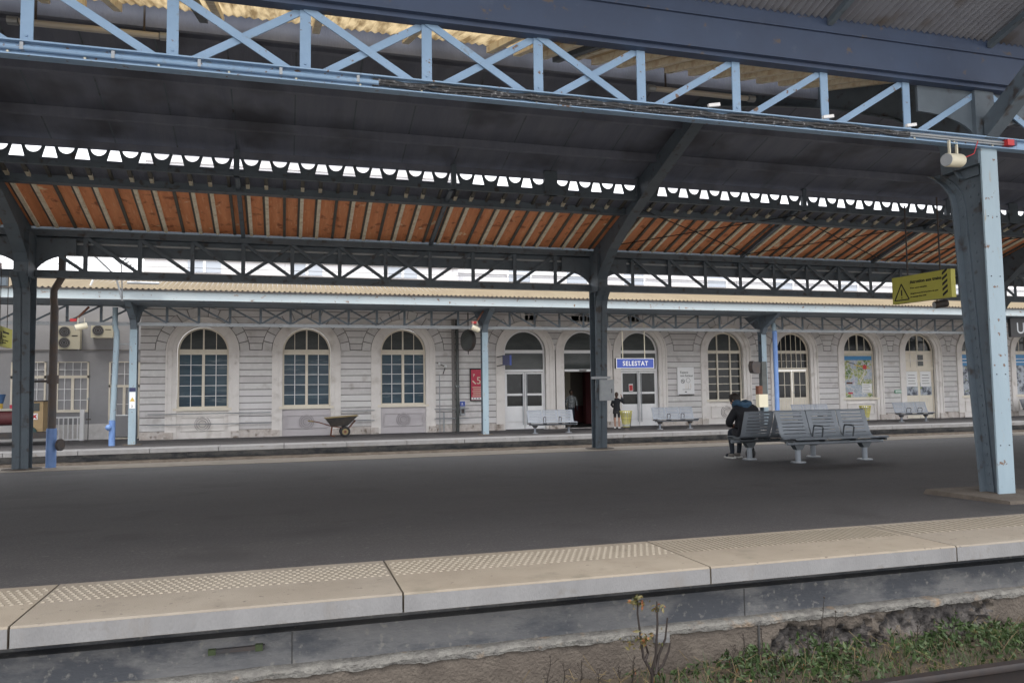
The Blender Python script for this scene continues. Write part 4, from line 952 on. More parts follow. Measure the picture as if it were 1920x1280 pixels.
# blue flag sign, clock, posters
t = thing('flag_sign', 'small dark blue projecting sign left of the first glazed door', 'sign', (8.75, 31.9, 2.25)); x, y, z = 8.75, 31.3, 2.28
m = MB(); m.box(x, x+.38, y, y+.05, z, z+.42, 'sign_navy'); m.box(x+.30, x+.38, y-.001, y+.05, z+.0, z+.42, 'sign_blue'); put(m, 'panel', t)
m = MB(); m.tube([(x+.1, y+.03, z+.03), (x-.1, 31.97, z-.02)], .02, 'dark_iron', 6); m.tube([(x+.1, y+.03, z+.40), (x-.1, 31.97, z+.36)], .02, 'dark_iron', 6); put(m, 'bracket', t)
t = thing('station_clock', 'double faced hanging clock seen edge on beside the downpipe', 'clock', (6.75, 29.6, 2.4)); x, y, z = 6.93, 29.8, 3.20
m = MB(); m.disc((x, y, z), .42, (1, .42, 0), .16, 'dark_iron', 28); put(m, 'case', t, True)
m = MB(); m.disc((x-.085, y-.035, z), .38, (1, .42, 0), .01, 'glass_grey', 28); put(m, 'dial', t)
m = MB(); m.tube([(x, y, z+.4), (x, y, 4.3)], .025, 'dark_iron', 6); m.tube([(x, y, z-.40), (x, y, z-.55)], [.03, .012], 'dark_iron', 6); put(m, 'hanger', t)
def panel(name, label, x0, x1, y, z0, z1, frame, face, extra=None, cat='poster'):
    t = thing(name, label, cat, ((x0+x1)/2, y, z0)); m = MB(); m.box(x0, x1, y-.08, y, z0, z1, frame); put(m, 'frame', t)
    m = MB(); m.box(x0+.04, x1-.04, y-.088, y-.081, z0+.05, z1-.05, face); o = put(m, 'sheet', t)
    m = MB(); extra(m, x0, x1, y-.092, z0, z1); put(m, 'lettering', t, sub=o)
def red(m, x0, x1, y, z0, z1):
    m.box(x0+.05, x1-.05, y-.003, y+.003, z0+.06, z0+.16, 'white'); m.text('5', .42, (x0+.26, y-.002, z0+.72), 'cream'); m.text('P', .17, (x0+.12, y-.002, z0+1.02), 'cream')
    for j in range(5): m.box(x0+.09+.03*(j % 2), x1-.14-.04*(j % 3), y-.002, y+.002, z0+.22+j*.085, z0+.25+j*.085, 'cream')
    m.bar((x0+.1, y, z0+.85), (x0+.24, y, z0+.72), .05, .003, 'cream')
    for j in range(4): m.box(x0+.1+j*.12, x0+.17+j*.12, y-.005, y-.003, z0+.09, z0+.13, 'black')
panel('framed_poster', 'red advertising poster in a dark frame left of the pale blue column', 7.48, 8.16, 31.95, .80, 2.17, 'black', 'poster_red', red)
def smoke(m, x0, x1, y, z0, z1):
    m.text('Espace', .15, (x0+.12, y-.002, z1-.27), 'glass_grey'); m.text('non fumeur', .15, (x0+.12, y-.002, z1-.42), 'glass_grey', sx=.93)
    m.ring(x0+.25, z0+.62, .075, .095, 0, 2*math.pi, y-.003, y+.002, 'glass_grey', 18); m.bar((x0+.19, y, z0+.68), (x0+.31, y, z0+.56), .018, .005, 'glass_grey'); m.box(x0+.2, x0+.3, y-.002, y+.002, z0+.61, z0+.63, 'dark_iron')
    m.ring(x0+.52, z0+.66, .095, .108, 0, 2*math.pi, y-.003, y+.002, 'stucco_joint', 18)
    for q in (.40, .52, .64): m.box(x0+q-.03, x0+q+.03, y-.002, y+.001, z0+.28, z0+.46, 'stone_trim'); m.disc((x0+q, y, z0+.50), .03, (0, 1, 0), .004, 'stone_trim', 10)
    m.box(x0+.22, x0+.64, y-.002, y+.001, z0+.24, z0+.255, 'glass_grey'); m.box(x0+.34, x0+.44, y-.002, y+.001, z0+.12, z0+.16, 'glass_grey'); m.box(x0+.04, x1-.02, y-.01, y+.08, z0-.005, z0+.03, 'black')
panel('wall_notice', 'white non-smoking area notice on the wall above a bench', 17.15, 17.98, 31.95, .92, 2.17, 'white_frame', 'white', smoke, 'notice')
t = thing('help_point', 'small blue accessible symbol plate over a grey intercom on the wall', 'intercom', (7.15, 31.9, .3)); m = MB(); m.box(7.05, 7.26, 31.92, 31.97, .60, .80, 'sign_blue'); m.text('&', .14, (7.10, 31.915, .65), 'white'); put(m, 'plate', t); m = MB(); m.box(7.05, 7.26, 31.88, 31.97, .22, .58, 'galv'); m.box(7.09, 7.22, 31.87, 31.88, .30, .52, 'dark_iron'); put(m, 'intercom', t)
m = MB(); m.box(29.18, 29.62, 31.93, 31.97, .84, 1.0, 'green'); m.box(29.21, 29.59, 31.925, 31.93, .87, .97, 'white'); m.box(29.25, 29.55, 31.92, 31.925, .90, .93, 'green'); solo(m, 'exit_plate', 'small white plate with green border between town map and papered door', 'sign')
t = thing('door_notice', 'small red notice taped inside the right glazed door', 'notice', (14.9, 32.1, 1.1)); m = MB(); m.box(14.86, 15.06, 32.165, 32.178, 1.12, 1.45, 'white'); put(m, 'sheet', t); m = MB(); m.box(14.88, 15.04, 32.155, 32.164, 1.15, 1.40, 'red'); put(m, 'print', t)
# loudspeakers / spotlights
def horn(loc, d, label, s=1., mt='cream'):
    t = thing('loudspeaker', label, 'loudspeaker', loc, 'tubular loudspeakers under the canopies'); ROOT[t.name] = Vector(loc); p = Vector(loc); d = Vector(d).normalized()
    m = MB(); m.tube([p-d*.15*s, p-d*.13*s, p+d*.13*s, p+d*.15*s], [.075*s, .085*s, .085*s, .08*s], mt, 20); put(m, 'body', t, True)
    m = MB(); m.disc(p-d*.152*s, .076*s, d, .006, 'galv', 20); put(m, 'grille', t)
    m = MB()
    for q in (-.08, .08): m.box(p.x+d.x*q*s-.008, p.x+d.x*q*s+.008, p.y+d.y*q*s-.012, p.y+d.y*q*s+.012, p.z+.06*s, p.z+.24*s, mt)
    put(m, 'bracket', t)
horn((6.78, 6.45, 3.53), (1, .25, .10), 'white tubular loudspeaker under the near blue girder', .85)
horn((-6.3, 27.9, 3.45), (1, .3, .3), 'white tubular loudspeaker near the small air conditioner', 1.2)
horn((6.75, 27.9, 3.52), (1, .3, -.4), 'white tubular loudspeaker above the station clock', 1.15)
horn((14.35, 14.2, 3.02), (1, -.3, .15), 'dark tubular loudspeaker half hidden by the near blue column', 1.0, 'dark_iron')
m = MB(); m.tube([(6.93, 6.45, 3.57), (7.05, 6.44, 3.62), (7.10, 6.43, 3.76)], .005, 'red', 5); solo(m, 'cable', 'thin orange cable looping from the loudspeaker to the girder', 'cable')
m = MB(); m.box(7.50, 7.59, 6.42, 6.49, 3.745, 3.81, 'red'); m.box(7.59, 7.64, 6.43, 6.49, 3.75, 3.805, 'sign_navy'); solo(m, 'junction_box', 'small red junction box on the near girder at the right edge', 'junction box')
for x, z, l in ((-6.55, 3.62, 'left by the blue pump pipe'), (6.75, 3.70, 'over the edge-on clock')): m = MB(); m.box(x-.09, x+.09, 27.95, 28.05, z, z+.09, 'red'); m.bar((x+.1, 28, z+.1), (x+.40, 28.2, z+.5), .06, .05, 'rust'); solo(m, 'red_lamp', 'small red lamp on a bracket '+l, 'lamp')
# tube lights
def tubelight(x0, x1, y, z, label):
    t = thing('tube_light', label, 'light', ((x0+x1)/2, y, z), 'unlit tube lights under the raised roof'); m = MB(); m.tube([(x0+.06, y, z), (x1-.06, y, z)], .035, 'tube', 10); put(m, 'tube', t)
    for x in (x0, x1): m = MB(); m.tube([(x-.05, y, z), (x+.05, y, z)], .045, 'galv', 10); put(m, 'end_cap', t)
    m = MB(); m.box(x0+.2, x0+.22, y-.01, y+.01, z, z+1.0, 'dark_iron'); m.box(x1-.22, x1-.2, y-.01, y+.01, z, z+1.0, 'dark_iron'); put(m, 'hanger', t)
tubelight(-2.75, -1.28, 9.05, 5.10, 'unlit tube light at the top left behind the blue lattice'); tubelight(4.6, 6.1, 9.05, 5.10, 'unlit tube light at the top right behind the blue lattice')
# pipes
m = MB(); x, y = -5.05+.95-.35, 17.9
px = -4.38
m.tube([(px, 17.75, 4.1), (px, 17.75, 3.62), (px-.14, 17.75, 3.35), (px-.14, 17.75, 3.15), (px-.12, 17.75, 3.0)], .07, 'rusty_pipe', 12); m.tube([(px-.12, 17.75, 3.0), (px-.12, 17.75, .55)], .075, 'rusty_pipe', 12); m.tube([(px-.12, 17.75, 1.45), (px-.12, 17.75, 1.62)], .105, 'rusty_pipe', 12)
t = thing('downpipe', 'thick rusty downpipe with blue foot beside the left column', 'pipe', (px-.12, 17.75, gz(17.75))); put(m, 'pipe', t, True)
m = MB(); m.tube([(px-.12, 17.75, gz(17.75)), (px-.12, 17.75, .55)], .095, 'bright_blue', 12); put(m, 'foot', t, True); m = MB(); m.disc((px+.06, 17.66, .22), .12, (1, -.4, 0), .05, 'dark_iron', 18); put(m, 'reel', t); m = MB(); m.tube([(-4.95, 17.75, 1.5), (px-.2, 17.75, 1.5)], .025, 'dark_iron', 6); put(m, 'clamp', t)
t = thing('drain_pipe', 'pale blue drain pipe with dark blue pump foot beside far column', 'pipe', (-5.5, 28.9, ZC)); m = MB(); x = -5.5
m.tube([(x, 28.9, 4.2), (x, 28.9, 3.55), (x+.06, 28.9, 3.35), (x+.06, 28.9, 3.2)], .085, 'pale_paint', 12); m.tube([(x+.06, 28.9, 3.2), (x-.02, 28.9, .35)], .09, 'pale_paint', 12); put(m, 'pipe', t, True)
m = MB(); m.tube([(x-.03, 28.9, ZC), (x-.03, 28.9, .40)], .10, 'bright_blue', 12); m.ball((x-.12, 28.8, .16), .10, 'bright_blue', 6); put(m, 'pump', t, True); m = MB(); m.tube([(x, 28.9, 2.95), (-5.0, 28.9, 2.95)], .025, 'galv', 6); m.tube([(x, 28.9, .55), (-5.0, 28.9, .55)], .025, 'galv', 6); put(m, 'clamp', t)
m = MB(); m.tube([(6.93, 31.86, ZC), (6.93, 31.86, 4.2)], .07, 'glass_grey', 10); m.box(6.84, 7.02, 31.80, 31.95, 1.4, 1.46, 'galv'); m.box(6.72, 6.84, 31.9, 31.97, ZC, 4.2, 'stucco_joint'); solo(m, 'downpipe', 'grey downpipe on the station wall left of the clock', 'pipe')
t = thing('wall_piping', 'thin grey pipes running low along the station wall below the arched windows', 'pipe', (1, 31.9, .3))
for z in (.10, .50):
    for a, b in ((5.95, 7.4), (-4.9, -.5), (2.2, 3.5)): m = MB(); m.tube([(a, 31.84, z), (b, 31.84, z)], .018, 'galv', 6); put(m, 'pipe', t)
m = MB(); m.tube([(6.35, 31.88, ZC), (6.35, 31.88, .35)], .03, 'galv', 6); put(m, 'standpipe', t); m = MB(); m.tube([(6.18, 31.88, ZC), (6.18, 31.88, 1.9)], .018, 'galv', 6); put(m, 'standpipe', t)

t = thing('floodlight', 'small white wall floodlight pair right of the third arched window', 'light', (6.2, 31.8, 2.35))
for x in (6.15, 6.42): m = MB(); m.ball((x, 31.78, 2.36-.1*(x > 6.3)), .06, 'white', 6); put(m, 'lamp', t)
m = MB(); m.tube([(6.1, 31.95, 2.4), (6.42, 31.85, 2.25), (6.35, 31.95, 1.95)], .02, 'dark_iron', 6); put(m, 'arm', t)
# stickers on the left far column
m = MB(); y = YC-.1235; x = XC+.05-BAY
m.box(x-.1, x+.1, y-.003, y, 1.35, 1.48, 'sign_navy'); m.box(x-.09, x+.09, y-.003, y, .78, 1.33, 'white'); m.prism([(x-.08, 1.02), (x+.08, 1.02), (x, 1.16)], y-.006, y-.003, 'loco_yellow'); m.text('2', .1, (x-.03, y-.004, .82), 'black')
solo(m, 'column_stickers', 'blue and white stickers on the left pale far column', 'sticker')
# cabinet on the middle column
m = MB(); x = XC+.06; y = YA-.32
t = thing('control_cabinet', 'weathered grey cabinet strapped to the middle dark column', 'cabinet', (x, y, .9)); m.box(x-.13, x+.24, y-.04, y+.24, .92, 1.42, 'galv'); put(m, 'box', t); m = MB(); m.box(x-.22, x+.16, y-.02, y+.26, 1.44, 1.50, 'galv'); put(m, 'cap', t); m = MB(); m.box(x-.10, x+.21, y-.048, y-.041, .95, 1.39, 'galv'); m.box(x+.16, x+.18, y-.056, y-.048, 1.1, 1.2, 'dark_iron'); put(m, 'door', t)
# speaker cabinet and boxes on the right far column (x about 19.65)
xq = XC+.05+BAY; t = thing('column_speaker', 'black box loudspeaker on the right pale far column', 'loudspeaker', (xq-.6, 28.6, 1.9)); m = MB(); m.prism([(xq-.85, 1.98), (xq-.80, 1.82), (xq-.5, 1.78), (xq-.45, 2.25), (xq-.8, 2.32), (xq-.86, 2.15)], 28.45, 28.75, 'dark_iron'); put(m, 'cabinet', t); m = MB(); m.tube([(xq-.5, 28.6, 2.05), (xq-.1, 28.85, 2.05)], .03, 'dark_iron', 6); put(m, 'arm', t)
t = thing('service_box', 'cream ticket box with brown top on the right pale far column', 'box', (xq-.35, 28.6, .5)); m = MB(); m.box(xq-.55, xq-.12, 28.5, 28.75, .38, .92, 'cream'); put(m, 'box', t); m = MB(); m.box(xq-.55, xq-.36, 28.52, 28.74, .92, 1.28, 'rust'); m.box(xq-.36, xq-.12, 28.52, 28.74, .92, 2.3, 'glass_grey'); put(m, 'housing', t)
m = MB(); m.tube([(xq+.45, 28.7, ZC), (xq+.45, 28.7, 3.6)], .10, 'bright_blue', 12); m.tube([(xq+.45, 28.7, 3.6), (xq+.45, 28.9, 4.3)], .10, 'pale_paint', 12); solo(m, 'downpipe', 'blue downpipe right of the far column behind the near bench', 'pipe', smooth=True)
# display locomotive on a flat wagon at the far left
lc = thing('display_locomotive', 'small display locomotive with red boiler, tan cab and blue funnel at the left', 'locomotive', (-9.6, 31.4, ZC))
def LX(px_): return -10.45+(px_-0)*.0212
m = MB(); m.box(-10.9, -7.9, 30.9, 31.9, ZC+.28, ZC+.42, 'dark_iron'); m.box(-10.9, -7.9, 30.85, 30.9, ZC+.22, ZC+.44, 'dark_iron'); put(m, 'frame', lc)
m = MB(); m.tube([(-10.8, 31.35, .50), (-8.95, 31.35, .50)], .27, 'loco_red', 20); put(m, 'boiler', lc, True)
m = MB(); m.tube([(-9.6, 31.35, .72), (-9.6, 31.35, 1.0)], .11, 'loco_yellow', 14); m.tube([(-9.6, 31.35, 1.0), (-9.6, 31.35, 1.32)], [.12, .19], 'loco_blue', 14); put(m, 'funnel', lc, True)
m = MB(); m.box(-10.8, -9.1, 31.1, 31.6, .74, .82, 'loco_cream'); m.box(-9.25, -9.1, 31.25, 31.45, .78, .95, 'poster_red'); put(m, 'dome', lc)
m = MB(); m.box(-8.78, -8.14, 31.0, 31.8, 0.0, 1.05, 'loco_tan'); m.box(-8.82, -8.1, 30.95, 31.85, 1.05, 1.09, 'dark_iron'); m.box(-8.60, -8.25, 30.985, 31.0, .72, 1.0, 'glass_grey'); o = put(m, 'cab', lc)
m = MB(); m.box(-8.50, -8.30, 30.985, 31.0, .42, .64, 'white'); m.prism([(a+.22, b) for a, b in [(-8.70, .45), (-8.66, .45), (-8.62, .50), (-8.57, .45), (-8.54, .45), (-8.58, .54), (-8.54, .62), (-8.62, .57), (-8.70, .62), (-8.66, .53)]], 30.975, 30.985, 'red'); put(m, 'crest', lc, sub=o)
for x in (-10.5, -9.7, -8.7):
    m = MB(); m.disc((x, 30.95, ZC+.24), .22, (0, 1, 0), .08, 'loco_green', 20); put(m, 'wheel', lc)
m = MB(); m.disc((-8.5, 30.93, ZC+.42), .20, (0, 1, 0), .06, 'loco_green', 20); m.bar((-9.9, 30.88, ZC+.52), (-9.5, 30.88, ZC+.46), .03, .02, 'white'); m.bar((-9.0, 30.88, ZC+.47), (-8.6, 30.88, ZC+.50), .03, .02, 'white'); put(m, 'coupling_rod', lc)
# small street pump stand
m = MB(); m.tube([(-6.9, 31.9, ZC), (-6.9, 31.9, 1.1)], .015, 'dark_iron', 6); m.box(-7.0, -6.8, 31.85, 31.95, ZC, ZC+.03, 'dark_iron'); m.box(-6.98, -6.82, 31.88, 31.92, .35, .39, 'dark_iron'); m.ball((-6.9, 31.9, 1.12), .05, 'galv', 5); solo(m, 'barrier_post', 'thin dark stand by the annex wall', 'post')
# overhead line equipment and wires beyond the canopy
m = MB()
for y, z in ((22.6, 4.85), (22.6, 5.5), (24.9, 5.0), (24.9, 5.7)): m.tube([(-60, y, z), (60, y, z)], .007, 'dark_iron', 5)
for y, z, z2 in ((22.6, 4.85, 5.5), (24.9, 5.0, 5.7)):
    for i in range(-9, 12): m.tube([(i*5.3, y, z), (i*5.3, y, z2)], .005, 'dark_iron', 4)
t = solo(m, 'overhead_wires', 'thin overhead wires strung above the far tracks', 'wire')
t = thing('catenary_bracket', 'catenary bracket with ribbed insulators above the tan canopy at the left', 'mast', (-4.9, 27.4, 4.3))
m = MB(); m.tube([(-5.0, 27.3, 4.25), (-5.15, 27.0, 5.0), (-5.55, 26.0, 5.45), (-5.7, 25.2, 5.7)], .03, 'galv', 8); m.tube([(-5.0, 27.3, 4.3), (-4.8, 26.0, 5.2), (-5.3, 24.9, 5.7)], .02, 'galv', 6); m.tube([(-5.9, 27.2, 4.7), (-5.75, 27.1, 5.05)], .03, 'white', 8); put(m, 'arm', t)
m = MB()
for i in range(6): m.disc((-4.95+.07*i, 27.0, 5.62-.09*i), .07, (.6, 0, -.8), .03, 'galv', 10)
for z in (4.82, 4.97): m.tube([(-4.85, 27.2, z), (-3.9, 27.2, z)], .045, 'galv', 8)
put(m, 'insulator', t)
m = MB(); m.tube([(-7.9, 60, -1), (-7.9, 60, 9)], .12, 'galv', 8); m.tube([(-7.9, 60, 8), (-9.3, 60, 8.3)], .05, 'galv', 6); solo(m, 'catenary_mast', 'distant grey catenary mast beyond the canopies at the left', 'mast')
t = thing('hanging_sign', 'dark panel hanging below the canopy at the left edge', 'sign', (-8.4, 25, 4.2)); m = MB(); m.hexa([(-9.5, 24.9, 4.25), (-7.55, 24.9, 4.35), (-7.55, 25.1, 4.35), (-9.5, 25.1, 4.25), (-9.5, 24.9, 4.5), (-7.55, 24.9, 4.62), (-7.55, 25.1, 4.62), (-9.5, 25.1, 4.5)], 'slate_shaded_paint'); put(m, 'panel', t); m = MB(); m.box(-7.95, -7.9, 25, 25.03, 4.6, 5.0, 'dark_iron'); m.box(-7.75, -7.7, 25, 25.03, 4.6, 5.0, 'dark_iron'); put(m, 'hanger', t)
# small fittings on the girder: little white insulators
for i, (x, l) in enumerate(((3.93, 'left'), (5.22, 'middle'), (6.24, 'right'))): m = MB(); m.bar((x-.06, 6.44, 3.85), (x+.06, 6.44, 3.872), .03, .03, 'white'); solo(m, 'cable_tag', 'small white tag on top of the near girder, the %s one of three' % l, 'tag', group='white tags on the near girder')
#@@G4
# ================================================================ people
def skin(name, J, E, mts, fn, parent, sub=2, root=None):
    names = list(J); me = bpy.data.meshes.new(name); me.from_pydata([J[n][0] for n in names], [(names.index(a), names.index(b)) for a, b in E], [])
    o = bpy.data.objects.new(name, me); S.collection.objects.link(o)
    md = o.modifiers.new('s', 'SKIN'); md.use_smooth_shade = True
    for i, n in enumerate(names):
        r = J[n][1]; r = r if isinstance(r, tuple) else (r, r); me.skin_vertices[0].data[i].radius = r; me.skin_vertices[0].data[i].use_root = (n == (root or names[0]))
    sb = o.modifiers.new('u', 'SUBSURF'); sb.levels = sub; sb.render_levels = sub
    dg = bpy.context.evaluated_depsgraph_get(); nm = bpy.data.meshes.new_from_object(o.evaluated_get(dg)); nm.materials.clear()
    for t in mts: nm.materials.append(M_[t])
    for p in nm.polygons: p.material_index = fn(p.center); p.use_smooth = True
    bpy.data.objects.remove(o); org = ROOT[parent.name]
    for v in nm.vertices: v.co -= org
    q = bpy.data.objects.new(name, nm); S.collection.objects.link(q); q.parent = parent; return q
V = Vector
def hand(J, E, wrist, tip_dir, side, pre, s=1.0):
    w = V(wrist); d = V(tip_dir).normalized(); a = V(side).normalized(); palm = w+d*.055*s; J[pre+'p'] = (palm, (.026*s, .016*s)); E.append((pre, pre+'p'))
    for k in range(4):
        b = palm+d*.03*s+a*(k-1.5)*.019*s; ln = (.062, .072, .068, .052)[k]*s; c = b+d*ln*.5-a.cross(d)*.010; e = b+d*ln*.85-a.cross(d)*.03
        J[pre+'f%da' % k] = (b, .0095*s); J[pre+'f%db' % k] = (c, .0085*s); J[pre+'f%dc' % k] = (e, .007*s)
        E += [(pre+'p', pre+'f%da' % k), (pre+'f%da' % k, pre+'f%db' % k), (pre+'f%db' % k, pre+'f%dc' % k)]
    J[pre+'ta'] = (w+d*.03*s-a*.035*s, .011*s); J[pre+'tb'] = (w+d*.07*s-a*.05*s, .009*s); E += [(pre, pre+'ta'), (pre+'ta', pre+'tb')]
def head(parent, c, fwd, s, skinm, hairm, cap=False, long=False):
    c = V(c); f = V(fwd).normalized(); m = MB(); r = .098*s
    side = f.cross(V((0, 0, 1))).normalized(); upv = side.cross(f).normalized()
    m.ball((0, 0, 0), r, skinm, 10, (.80, .95, 1.18)); n0 = len(m.v)
    m.ball((0, r*.98, -r*.05), r*.17, skinm, 5, (.8, 1, 1.4))                       # nose
    for e in (-1, 1): m.ball((e*r*.80, -r*.05, 0), r*.24, skinm, 5, (.35, .8, 1.2)); m.ball((e*r*.33, r*.80, r*.12), r*.12, 'black', 5)
    m.box(-r*.28, r*.28, r*.82, r*.90, -r*.50, -r*.43, 'rust')
    M3 = Matrix((side, f, upv)).transposed(); m.v = [tuple(c+M3 @ V(q)) for q in m.v]; put(m, 'head', parent, True)
    h = MB(); h.ball((0, -r*.16, r*.22), r*1.06, hairm, 10, (.86, .98, 1.08)); h.v = [(x, y if z > -r*.2 or y < 0 else y, z) for x, y, z in h.v]
    if long: h.ball((0, -r*.55, -r*.5), r*.75, hairm, 8, (.9, .6, 1.5))
    if cap: h.box(-r*.6, r*.6, r*.5, r*1.5, r*.45, r*.55, hairm)
    h.v = [tuple(c+M3 @ V(q)) for q in h.v]; put(h, 'hair', parent, True)
# --- seated hooded person on the rear bench (facing away, bent forward)
g0 = gz(13.1); X, Yp = 8.27, 12.66; sz = gz(12.66)+.425
t = thing('person', 'person in dark coat with blue scarf sitting bent forward on the bench end', 'person', (X, Yp, g0))
J = {'pel': (V((X, Yp+.02, sz+.13)), (.15, .12)), 'sp1': (V((X, Yp+.08, sz+.30)), (.15, .12)), 'sp2': (V((X-.01, Yp+.17, sz+.47)), (.17, .12)), 'nk': (V((X-.02, Yp+.27, sz+.58)), .055), 'hd': (V((X-.02, Yp+.34, sz+.61)), .07)}
E = [('pel', 'sp1'), ('sp1', 'sp2'), ('sp2', 'nk'), ('nk', 'hd')]
for s, n in ((-1, 'L'), (1, 'R')):
    J.update({n+'hp': (V((X+s*.09, Yp+.08, sz+.09)), .085), n+'kn': (V((X+s*.11, Yp+.50, sz+.08)), .062), n+'an': (V((X+s*.10, Yp+.50+.05*s, g0+.09)), .042), n+'to': (V((X+s*.12-.03, Yp+.66+.05*s, g0+.035)), .035),
              n+'sh': (V((X+s*.19, Yp+.20, sz+.50)), .062), n+'el': (V((X+s*.25, Yp+.30, sz+.24)), .045), n+'wr': (V((X+s*.07, Yp+.50, sz+.19)), .030)})
    E += [('pel', n+'hp'), (n+'hp', n+'kn'), (n+'kn', n+'an'), (n+'an', n+'to'), ('sp2', n+'sh'), (n+'sh', n+'el'), (n+'el', n+'wr')]
    hand(J, E, J[n+'wr'][0], (-s*.5, .6, -.25), (0, .3, 1), n+'wr')
skin('body', J, E, ['skin', 'navy_cloth', 'black'], lambda p: 2 if p.z < g0+.03 else (1 if p.z < sz+.62 and not (p.y > Yp+.47 and p.z > sz+.13) else 0), t, root='pel')
JC = {'a': (V((X, Yp-.03, sz+.02)), (.21, .17)), 'b': (V((X, Yp+.03, sz+.22)), (.215, .17)), 'c': (V((X-.01, Yp+.13, sz+.44)), (.22, .155)), 'd': (V((X-.02, Yp+.23, sz+.57)), (.12, .10))}
EC = [('a', 'b'), ('b', 'c'), ('c', 'd')]
for s, n in ((-1, 'L'), (1, 'R')):
    JC.update({n+'1': (V((X+s*.20, Yp+.17, sz+.48)), .095), n+'2': (V((X+s*.27, Yp+.28, sz+.24)), .078), n+'3': (V((X+s*.11, Yp+.48, sz+.19)), .055)}); EC += [('c', n+'1'), (n+'1', n+'2'), (n+'2', n+'3')]
    JC.update({n+'k1': (V((X+s*.12, Yp+.12, sz+.03)), .12), n+'k2': (V((X+s*.12, Yp+.34, sz+.07)), .10)}); EC += [('a', n+'k1'), (n+'k1', n+'k2')]
skin('coat', JC, EC, ['coat'], lambda p: 0, t, root='a')
m = MB(); c = V((X-.02, Yp+.23, sz+.60)); ring = [(c.x+.13*math.cos(2*math.pi*i/18), c.y+.11*math.sin(2*math.pi*i/18)+.0, c.z+.03*math.sin(4*math.pi*i/18)+.03*math.cos(2*math.pi*i/9)-.02) for i in range(19)]
m.tube(ring, .055, 'scarf', 10); m.tube([(c.x-.1, c.y-.11, c.z), (c.x+.02, c.y-.14, c.z-.02), (c.x+.13, c.y-.08, c.z+.01)], .05, 'scarf', 8); put(m, 'scarf', t, True)
head(t, (X-.07, Yp+.36, sz+.66), (-.35, .7, -.65), 1.05, 'skin', 'hair_dark')
for s in (-1, 1):
    m = MB(); x = X+s*.10; y = Yp+.50+.05*s; m.ball((x-.015, y+.06, g0+.055), .06, 'shoe', 8, (.75, 2.1, .9)); m.hexa([(x-.06, y-.06, g0+.0), (x+.035, y-.06, g0), (x+.02, y+.19, g0), (x-.075, y+.19, g0), (x-.06, y-.06, g0+.025), (x+.035, y-.06, g0+.025), (x+.02, y+.19, g0+.03), (x-.075, y+.19, g0+.03)], 'sole'); put(m, 'shoe', t, True)
# backpack under the bench
bp = thing('bag', 'small black bag on the ground under the bench by the seated person', 'bag', (8.22, 12.35, gz(12.35))); m = MB(); m.ball((8.42, 12.90, g0+.10), .10, 'black', 8, (1.0, .8, 1.1)); put(m, 'body', bp, True); m = MB(); m.tube([(8.36, 12.84, g0+.17), (8.40, 12.82, g0+.26), (8.46, 12.84, g0+.18)], .012, 'black', 6); put(m, 'strap', bp)
